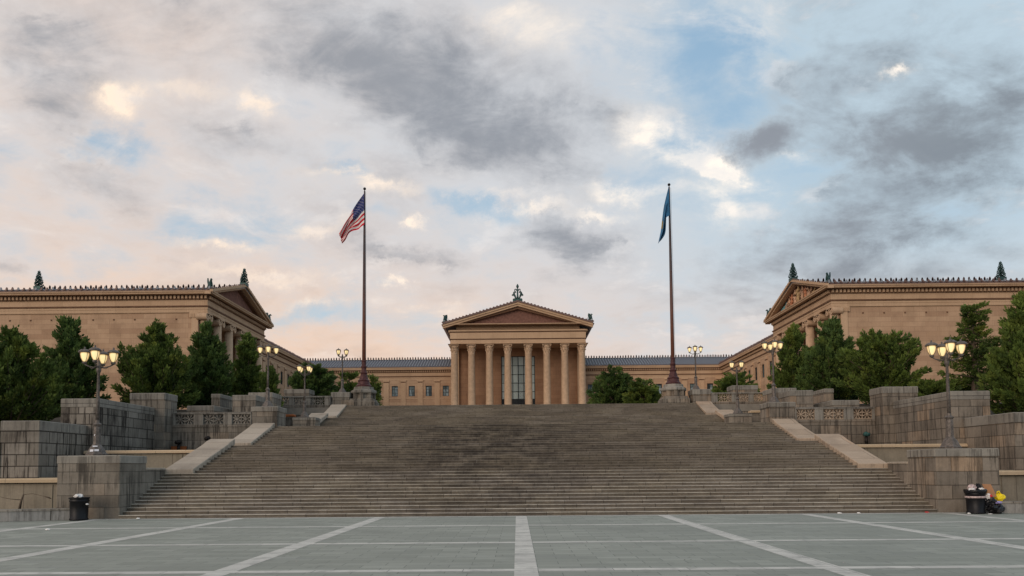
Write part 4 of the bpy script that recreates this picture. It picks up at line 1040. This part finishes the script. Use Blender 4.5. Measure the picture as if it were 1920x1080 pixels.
# ------------------------------------------------------------------ flagpoles and flags
def pole(X,Y,label,top,plabel):
    t=empty('flag_pedestal',(X,Y,8),plabel,'pedestal','flagpole pedestals')
    b=MB(); b.bbox(X-1.3,X+1.3,Y-1.3,Y+1.3,7.9,8.7,.04); b.build('plinth',M['stone'],t)
    b=MB(); b.frustum(X,Y,8.7,8.95,2.4,2.4,2.2,2.2)
    for k in range(8):
        a=PI/4*k; b.frustum(X+math.cos(a)*.95,Y+math.sin(a)*.95,8.7,9.5,.34,.34,.34,.34)
    b.lathe(X,Y,[(.98,8.9),(.98,9.6)],8,smooth=False); b.build('pedestal_body',M['stone_warm'] if X>0 else M['stone'],t)
    b=MB(); b.lathe(X,Y,[(1.2,9.5),(1.28,9.6),(1.25,9.8),(1.0,9.9),(.95,10.15)],8,smooth=False); b.build('capstone',M['cap'],t)
    f=empty('flagpole',(X,Y,10.15),label,'flagpole','flagpoles at the stair top')
    b=MB(); b.lathe(X,Y,[(.74,10.15),(.76,10.3),(.62,10.42),(.55,10.7),(.60,10.8),(.46,10.92),(.38,11.2),(.30,11.4),(.34,11.5),(.36,11.58),(.25,11.7),(.22,12.0),(.28,12.1),(.29,12.2),(.22,12.3),(.21,12.6),(.25,12.7),(.19,12.8)],16,smooth=False); b.build('base',M['maroon'],f)
    b=MB(); b.lathe(X,Y,[(.185,12.75),(.165,18),(.135,23),(.10,27),(.075,top-.3)],14); b.build('pole',M['polep'],f)
    b=MB(); b.lathe(X,Y,[(.06,top-.32),(.03,top-.2)]+[(.14*math.sin(PI*i/8)+.005,top-.06-.14*math.cos(PI*i/8)) for i in range(1,9)],12); b.build('ball',M['iron'],f)
    b=MB(); b.tube([(X+.22,Y-.1,11.8),(X+.20,Y-.1,20),(X+.14,Y-.1,top-.4)],.012,4); b.build('halyard',M['iron'],f)
def mk_polep():
    k=NT('rusting_pole_paint'); p,n=k.pos(); x,y,z=k.sep(p)
    f=k.smooth(k.math('ADD',z,k.math('MULTIPLY',k.noise(p,.8,4),6)),16,27)
    c=k.mix(f,(.17,.065,.04),(.055,.045,.05)); return k.out(k.mix(k.smooth(k.noise(p,3,5),.4,.7,0,.5),c,(.08,.035,.028)),.55)
M['polep']=mk_polep()
pole(-15.3,75,'tall dark flagpole on maroon base, left, flying the striped flag',30.0,'stone pedestal carrying the left flagpole')
pole(14.86,75,'tall dark flagpole on maroon base, right, flying the blue flag',30.1,'stone pedestal carrying the right flagpole')

def curve(pts,t):
    n=len(pts)-1; L=[0]
    for a,c in zip(pts,pts[1:]): L.append(L[-1]+math.dist(a,c))
    s=t*L[-1]
    for i in range(n):
        if s<=L[i+1]+1e-9:
            f=(s-L[i])/(L[i+1]-L[i]); return (pts[i][0]+(pts[i+1][0]-pts[i][0])*f, pts[i][1]+(pts[i+1][1]-pts[i][1])*f)
    return pts[-1]
def smoothcurve(pts,t):
    a=[curve(pts,max(0,min(1,t+d))) for d in (-.05,-.025,0,.025,.05)]
    if t<.001 or t>.999: return curve(pts,t)
    return (sum(p[0] for p in a)/5,sum(p[1] for p in a)/5)
def flag(name,label,top,bot,matfn,mats,fold,NU=40,NV=26,stars=False):
    D=74.85
    def P(u,v):
        a=smoothcurve(top,u); c=smoothcurve(bot,u)
        px=a[0]+(c[0]-a[0])*v; py=a[1]+(c[1]-a[1])*v
        p=W(px,py,D)
        dy=fold(u,v)
        # keep cloth folds real: push in depth only
        return Vector((p.x,p.y+dy,p.z))
    vs=[P(i/NU,j/NV) for j in range(NV+1) for i in range(NU+1)]
    b=MB(); 
    for j in range(NV):
        for i in range(NU):
            pass
    b.v=[tuple(v) for v in vs]
    for j in range(NV):
        for i in range(NU):
            b.f.append((j*(NU+1)+i,j*(NU+1)+i+1,(j+1)*(NU+1)+i+1,(j+1)*(NU+1)+i)); b.m.append(matfn((i+.5)/NU,(j+.5)/NV)); b.sm.append(True)
    if stars:
        for r_ in range(9):
            cnt=6 if r_%2==0 else 5
            for c_ in range(cnt):
                u=.4*((c_*2+1+(r_%2))/12.); v=(7/13)*((r_+1)/10.)
                for sgn in (-1,1):
                    ring=[]
                    for k in range(10):
                        rad=1 if k%2==0 else .45; an=PI*k/5-PI/2
                        q=P(min(1,max(0,u+.0085*rad*math.cos(an))),min(1,max(0,v+.016*rad*math.sin(an)))); ring.append((q.x,q.y+sgn*.012,q.z))
                    b.add(ring,[tuple(range(10))],1)
    return tag(b.build(name,mats,None,P(0,0),recalc=False),label,'flag')
def usm(u,v):
    if u<.4 and v<7/13: return 2
    return 0 if int(v*13)%2==0 else 1
flag('flag','red and white striped flag with starred blue corner hanging from the left pole',
 [(683,363),(673,377),(662,393),(648.5,416),(641,430),(636.8,440)],
 [(683.4,422),(677,426),(673,431),(661,433.5),(655,438),(648.5,452),(642,457)],
 usm,[M['fred'],M['fwhite'],M['fblue']],lambda u,v:.32*math.sin(9*v+4*u)*u+.12*math.sin(17*v-6*u)*min(1,u*3)-.1,52,39,True)
def azm(u,v): 
    return 1 if (.58<u<.72 and v<.22) else 0
flag('flag','limp blue flag with a gold patch hanging close against the right pole',
 [(1253,351),(1248.5,370),(1244.6,388),(1241.8,413),(1239.5,432),(1233.8,457)],
 [(1255.4,404),(1253.5,406.5),(1248.3,408),(1247.3,425),(1246.8,440),(1241,449),(1236.5,453.5)],
 azm,[M['azure'],M['fyel']],lambda u,v:.30*math.sin(11*v+2*u)*min(1,u*2)+.15*math.sin(5*u+23*v)*u-.15,40,26)

# ------------------------------------------------------------------ bins and litter
def bin_(X,Y,label,full):
    t=empty('trash_can',(X,Y,0),label,'trash can','plaza trash cans')
    b=MB(); b.lathe(X,Y,[(.33,.0),(.36,.02),(.37,.05),(.365,.09),(.345,.11),(.355,.5),(.36,.78),(.385,.80),(.39,.84),(.37,.88),(.375,.93)],28,flute=.02); b.build('can_body',M['can'],t)
    b=MB(); b.lathe(X,Y,[(.375,.92),(.41,.925),(.415,.97),(.36,.985),(.33,.95),(.3,.7)],24); b.build('rim',M['can'],t)
    if full:
        b=MB(); r_=random.Random(3); prof=[(.41,.86),(.43,.90),(.445,.98),(.42,1.02),(.36,1.0)]
        n=24; vs_=[];
        for q,(rad,z) in enumerate(prof):
            for i in range(n): a=2*PI*i/n; rj=rad*(1+r_.uniform(-.05,.05)); vs_.append((X+rj*math.cos(a),Y+rj*math.sin(a),z+r_.uniform(-.025,.025)))
        b.add(vs_,[(q*n+i,q*n+(i+1)%n,(q+1)*n+(i+1)%n,(q+1)*n+i) for q in range(len(prof)-1) for i in range(n)],0,True); b.build('bin_liner',M['bag'],t)
        b=MB(); b.lathe(X,Y,[(.392,.66),(.40,.70),(.392,.74)],24); b.build('band',M['pink'],t)
    return t
def blobmesh(X,Y,Z,rx,ry,rz,seed,n=22,m=12,am=.16):
    r_=random.Random(seed); b=MB(); vs_=[]
    ph=[r_.uniform(0,6.28) for _ in range(6)]
    for j in range(m+1):
        th=PI*j/m
        for i in range(n):
            a=2*PI*i/n; k=1+am*math.sin(3*a+ph[0]+2*th)+am*.7*math.sin(5*a+ph[1]-3*th)+r_.uniform(-.11,.11)
            vs_.append((X+rx*k*math.sin(th)*math.cos(a),Y+ry*k*math.sin(th)*math.sin(a),Z+rz-rz*k*math.cos(th) if 0<j<m else Z+rz-rz*math.cos(th)))
    b.add(vs_,[(j*n+i,j*n+(i+1)%n,(j+1)*n+(i+1)%n,(j+1)*n+i) for j in range(m) for i in range(n)],0,False)
    return b
bin_(-19.08,33.0,'black ribbed trash can standing before the left foot pedestal',False)
o=blobmesh(-19.13,33.0,.93,.17,.17,.09,4).build('plastic_bag',M['white'],None,(-19.13,33,.93)); tag(o,'crumpled white plastic bag on top of the left trash can','plastic bag')
o=blobmesh(-18.66,32.85,.66,.06,.05,.03,5).build('paper_scrap',M['white'],None,(-18.66,32.85,.66)); tag(o,'small white scrap stuck on the side of the left trash can','litter')
bin_(18.95,32.95,'overfull black trash can with a white liner before the right foot pedestal',True)
lit=[(18.80,32.9,.98,.19,.15,.12,'pink','crumpled pinkish paper heaped on the overfull trash can','trash'),
     (19.02,32.85,1.0,.10,.1,.13,'can','dark bundle poking out of the overfull trash can','trash'),
     (19.12,32.8,.99,.10,.1,.05,'white','white paper cup and napkins at the right rim of the overfull can','trash'),
     (18.7,32.75,.95,.12,.1,.07,'white','white wad at the left rim of the overfull can','trash'),
     (19.40,32.8,.62,.09,.09,.11,'white','white bag with red print wedged beside the overfull can','plastic bag'),
     (19.68,32.75,.0,.32,.28,.20,'bag','large black garbage bag slumped beside the overfull can','garbage bag'),
     (19.50,32.85,.30,.24,.2,.2,'bag','smaller black garbage bag piled behind the large one','garbage bag'),
     (19.72,32.62,.43,.13,.1,.05,'violet','lilac plastic wrapper on top of the black garbage bag','litter'),
     (19.44,32.66,.70,.05,.04,.05,'red','small red print wrapper beside the overfull can','litter'),
     (18.45,32.6,.0,.06,.05,.03,'white','small white scrap on the ground left of the overfull can','litter'),
     (19.25,32.45,.0,.09,.04,.015,'white','flat white paper on the ground before the overfull can','litter')]
for X,Y,Z,a,c,h_,m,l,ct in lit:
    s=blobmesh(X,Y,Z,a,c,h_,int(X*100)); nm={'garbage bag':'garbage_bag','plastic bag':'plastic_bag','trash':'trash_wad','litter':'litter_scrap'}[ct]
    tag(s.build(nm,M[m],None,(X,Y,Z)),l,ct)
b=MB(); vs_=[(19.52,33.05,.70),(19.92,33.05,.70),(19.84,33.30,1.22),(19.48,33.30,1.24)]
b.add(vs_+[(a,c+.03,e) for a,c,e in vs_],[(0,1,2,3),(7,6,5,4),(0,4,5,1),(1,5,6,2),(2,6,7,3),(3,7,4,0)])
tag(b.build('cardboard_sheet',M['card'],None,(19.7,33.1,.7)),'flat brown cardboard sheet leaning behind the overfull trash can','cardboard')
b=blobmesh(20.12,33.2,.50,.22,.14,.16,77,am=.1)
b.tube([(20.02,33.2,.8),(20.03,33.2,.9),(20.1,33.2,.93),(20.14,33.2,.84)],[.04,.03,.03,.04],6)
tag(b.build('plastic_bag',M['yellow'],None,(20.12,33.2,.5)),'bright yellow plastic bag sitting on the pool kerb','plastic bag')
ground_l=[(-16.8,33.5,'white','white scrap of litter at the foot of the stair near its left end'),(13.45,33.55,'white','larger white litter scrap at the stair foot right of centre'),(14.25,33.5,'white','smaller white litter scrap at the stair foot toward the right'),(17.3,33.75,'red','reddish scrap in the corner where the steps meet the right pedestal'),(-17.0,27.4,'white','white scrap lying on the left paving band'),(13.5,17.6,'white','pale flat stone patch on the paving at lower right')]
for X,Y,m,l in ground_l:
    k=.09 if 'larger' in l or 'reddish' in l else .07
    if 'patch' in l: 
        b=MB(); b.box(X-.3,X+.3,Y-.12,Y+.12,.002,.012); tag(b.build('paving_patch',M['band'],None,(X,Y,0)),l,'paving patch'); continue
    tag(blobmesh(X,Y,0.0,k,.06,.03,int(abs(X)*90)).build('litter_scrap',M[m],None,(X,Y,0)),l,'litter')
p=W(972,833,42.9)
b=MB(); b.box(p.x-.2,p.x+.2,43.5,43.8,3.452,3.475); tag(b.build('litter_scrap',M['white'],None,(p.x,43.6,3.45)),'pale flat scrap lying near the middle of the stair','litter')
# little dark specks and leaves scattered on the paving: ground litter nobody would count
b=MB(); r_=random.Random(5)
for i in range(150):
    x,y=r_.uniform(-18,18),r_.uniform(12,33.4) if i%3 else r_.uniform(32.9,33.8); s=r_.uniform(.012,.04); a=r_.uniform(0,3)
    b.add([(x+s*math.cos(a+k*PI/2)*(1 if k%2 else .5),y+s*math.sin(a+k*PI/2)*(1 if k%2 else .5),.009+.006*(k%2)) for k in range(4)],[(0,1,2,3)],0 if r_.random()<.7 else 1)
tag(b.build('leaf_litter',[plain('dry_leaf',(.05,.035,.02),.9),M['pink']],recalc=False),'tiny dry leaves and crumbs scattered over the paving','litter',kind='stuff')

# iron fence behind the right retaining wall
fx=28.0; t=empty('iron_fence',(31,60,7.0),'short black iron picket fence behind the right retaining wall between the trees','fence')
b=MB(); b.box(28,34.5,60,60.04,8.25,8.3); b.box(28,34.5,60,60.04,6.9,6.95)
for i in range(33):
    xx=28+.2*i; b.box(xx-.015,xx+.015,60,60.03,6.7,8.5)
b.build('picket_panel',M['iron'],t)
b=MB()
for xx in (28,31.2,34.5): b.box(xx-.05,xx+.05,59.97,60.07,6.7,8.8)
b.build('fence_post',M['iron'],t)

# ------------------------------------------------------------------ trees
def leaf_mesh(clumps,seed,name,mat,size=.34,wid=.10,per=26,up=.35,parent=None):
    """clumps: (pos, radius, outdir). Many small pointed leaf sprays with gaps between the clumps."""
    r_=random.Random(seed); V=[];Fc=[];T_=[]
    for (c,rad,od,tint) in clumps:
        n=int(per)
        for _ in range(n):
            d=Vector((r_.gauss(0,1),r_.gauss(0,1),r_.gauss(0,1)));
            if d.length<1e-3: continue
            d.normalize(); k_=rad*r_.random()**.5; al=d.dot(od); q=c+(d-od*al)*k_*.62+od*(al*k_*1.5+.12*rad)
            dr=(od*1.0+d*.8+Vector((0,0,up))+Vector((r_.uniform(-.5,.5),r_.uniform(-.5,.5),r_.uniform(-.4,.4)))); dr.normalize()
            s=dr.cross(Vector((r_.uniform(-1,1),r_.uniform(-1,1),r_.uniform(-1,1))))
            if s.length<1e-3: continue
            s.normalize(); L=size*r_.uniform(.55,1.25); w=wid*r_.uniform(.7,1.3)
            b0=len(V); V+= [q-s*w*.35, q+dr*L*.45-s*w, q+dr*L, q+dr*L*.45+s*w, q+s*w*.35]
            Fc.append((b0,b0+1,b0+2,b0+3,b0+4)); T_.append(min(1,max(0,tint+r_.uniform(-.22,.22))))
    me=bpy.data.meshes.new(name); org=parent_world(parent)
    me.from_pydata([tuple(v-org) for v in V],[],Fc); me.materials.append(mat)
    ca=me.color_attributes.new('tint','FLOAT_COLOR','CORNER')
    data=[]; 
    for t_ in T_: data+= [t_,t_,t_,1]*5
    ca.data.foreach_set('color',data)
    o=bpy.data.objects.new(name,me); col.objects.link(o); o.parent=parent; return o
def tree(name,label,cat,X,Y,Z,H,Rad,mat,seed,kind='dense',group=None,dens=1.,base=.06,leaf=.34):
    r_=random.Random(seed); t=empty(name,(X,Y,Z),label,cat,group)
    tr=MB(); cl=[]
    if kind=='open':
        prof=lambda f: (1-f)**.8*(.75+.3*math.sin(f*14))+.08; nl=60; elev=(-.02,.30)
    elif kind=='broad':
        prof=lambda f: .35+.95*math.sin(min(1,f*1.1)*PI*.62)**.8*(1-.75*f**2.2); nl=60; elev=(.35,1.1)
    elif kind=='bush':
        prof=lambda f: math.sqrt(max(0,1-(f*.97)**2)); nl=95; elev=(.0,.7)
    else:
        prof=lambda f: min(1,(f+.10)/.26)**.6*(1-f)**.80*1.10+.02; nl=92; elev=(.55,1.15)
    tops=1 if kind=='open' else 3
    leaders=[]
    for k in range(tops):
        a=2*PI*k/max(1,tops)+seed; off=Rad*(.0 if k==0 else .22); hh=H*(1 if k==0 else r_.uniform(.80,.90))
        pts=[Vector((X,Y,Z-.3)),Vector((X+off*.3*math.cos(a),Y+off*.3*math.sin(a),Z+hh*.3)),Vector((X+off*math.cos(a),Y+off*math.sin(a),Z+hh*.7)),Vector((X+off*1.05*math.cos(a),Y+off*1.05*math.sin(a),Z+hh*.98))]
        tr.tube(pts,[Rad*.075+.05,Rad*.06+.04,Rad*.03+.02,.015],7); leaders.append((pts,hh))
    nl=int(nl*dens)
    for i in range(nl):
        f=(i+.5)/nl; f=base+(1-base)*f**.9*.99
        pts,hh=leaders[r_.randrange(tops)] if kind!='open' else leaders[0]
        zf=f; z=Z+hh*zf
        # point on leader
        for p,q in zip(pts,pts[1:]):
            if z<=q.z: break
        s=p+(q-p)*max(0,min(1,(z-p.z)/(q.z-p.z)))
        a=i*2.399+r_.uniform(-.4,.4); L=Rad*prof(f)*(r_.uniform(.80,1.06) if kind in('dense','bush') else r_.uniform(.72,1.14))*(1.0 if kind!='open' else r_.choice([.55,.9,1.25]))
        el=r_.uniform(*elev)*(1 if f>.2 else .5)
        ds=max(.55,math.cos(el)); L=L/ds if kind=='dense' else L
        d=Vector((math.cos(a)*math.cos(el),math.sin(a)*math.cos(el),math.sin(el)))
        e=s+d*L
        start=s-Vector((0,0,L*math.sin(el)*(.8 if kind=='dense' else .55))); start.z=max(start.z,Z+.1)
        e=start+d*L; 
        if kind!='open' and e.z>Z+H*1.0: e.z=Z+H*1.0-r_.random()*.4
        mid=start+(e-start)*.5+Vector((0,0,-.06*L if kind!='open' else .05*L))
        tr.tube([start,mid,e],[.05+.012*L,.03,.01],5,cap=False)
        tint0=r_.uniform(.1,.9)
        nc=max(2,int(L/.42)) 
        for j in range(nc):
            g=(j+1)/nc; 
            if g<.22 and kind!='open': continue
            if kind=='bush' and g<.45: continue
            c=start+(e-start)*g+Vector((r_.uniform(-1,1),r_.uniform(-1,1),r_.uniform(-.7,.7)))*.26*(1.2-g*.4)*(1 if kind!='open' else .7)
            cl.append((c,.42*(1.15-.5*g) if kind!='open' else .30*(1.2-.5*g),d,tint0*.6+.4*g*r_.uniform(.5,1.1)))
    if kind in('dense','broad'):
        # top plumes
        for k in range(10):
            a=r_.uniform(0,6.28); rr2=Rad*.25*r_.random(); c=Vector((X+rr2*math.cos(a),Y+rr2*math.sin(a),Z+H*r_.uniform(.9,1.0)-rr2*.5)); cl.append((c,.26,Vector((0,0,1)),r_.uniform(.4,.9)))
    tr.build('trunk',M['bark'],t)
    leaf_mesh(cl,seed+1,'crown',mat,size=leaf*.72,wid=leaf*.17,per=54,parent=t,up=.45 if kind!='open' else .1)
    return t
def at(px,py,D): return W(px,py,D)
def T_(name,label,cat,px,pytop,halfw,D,zb,mat,seed,kind,group=None,dens=1.,leaf=.34,base=.06):
    p=at(px,pytop,D); rad=halfw*D/1450
    tree(name,label,cat,p.x,D,zb,p.z-zb,rad,M[mat],seed,kind,group,dens,base,leaf)
G='conifers beside the stair'
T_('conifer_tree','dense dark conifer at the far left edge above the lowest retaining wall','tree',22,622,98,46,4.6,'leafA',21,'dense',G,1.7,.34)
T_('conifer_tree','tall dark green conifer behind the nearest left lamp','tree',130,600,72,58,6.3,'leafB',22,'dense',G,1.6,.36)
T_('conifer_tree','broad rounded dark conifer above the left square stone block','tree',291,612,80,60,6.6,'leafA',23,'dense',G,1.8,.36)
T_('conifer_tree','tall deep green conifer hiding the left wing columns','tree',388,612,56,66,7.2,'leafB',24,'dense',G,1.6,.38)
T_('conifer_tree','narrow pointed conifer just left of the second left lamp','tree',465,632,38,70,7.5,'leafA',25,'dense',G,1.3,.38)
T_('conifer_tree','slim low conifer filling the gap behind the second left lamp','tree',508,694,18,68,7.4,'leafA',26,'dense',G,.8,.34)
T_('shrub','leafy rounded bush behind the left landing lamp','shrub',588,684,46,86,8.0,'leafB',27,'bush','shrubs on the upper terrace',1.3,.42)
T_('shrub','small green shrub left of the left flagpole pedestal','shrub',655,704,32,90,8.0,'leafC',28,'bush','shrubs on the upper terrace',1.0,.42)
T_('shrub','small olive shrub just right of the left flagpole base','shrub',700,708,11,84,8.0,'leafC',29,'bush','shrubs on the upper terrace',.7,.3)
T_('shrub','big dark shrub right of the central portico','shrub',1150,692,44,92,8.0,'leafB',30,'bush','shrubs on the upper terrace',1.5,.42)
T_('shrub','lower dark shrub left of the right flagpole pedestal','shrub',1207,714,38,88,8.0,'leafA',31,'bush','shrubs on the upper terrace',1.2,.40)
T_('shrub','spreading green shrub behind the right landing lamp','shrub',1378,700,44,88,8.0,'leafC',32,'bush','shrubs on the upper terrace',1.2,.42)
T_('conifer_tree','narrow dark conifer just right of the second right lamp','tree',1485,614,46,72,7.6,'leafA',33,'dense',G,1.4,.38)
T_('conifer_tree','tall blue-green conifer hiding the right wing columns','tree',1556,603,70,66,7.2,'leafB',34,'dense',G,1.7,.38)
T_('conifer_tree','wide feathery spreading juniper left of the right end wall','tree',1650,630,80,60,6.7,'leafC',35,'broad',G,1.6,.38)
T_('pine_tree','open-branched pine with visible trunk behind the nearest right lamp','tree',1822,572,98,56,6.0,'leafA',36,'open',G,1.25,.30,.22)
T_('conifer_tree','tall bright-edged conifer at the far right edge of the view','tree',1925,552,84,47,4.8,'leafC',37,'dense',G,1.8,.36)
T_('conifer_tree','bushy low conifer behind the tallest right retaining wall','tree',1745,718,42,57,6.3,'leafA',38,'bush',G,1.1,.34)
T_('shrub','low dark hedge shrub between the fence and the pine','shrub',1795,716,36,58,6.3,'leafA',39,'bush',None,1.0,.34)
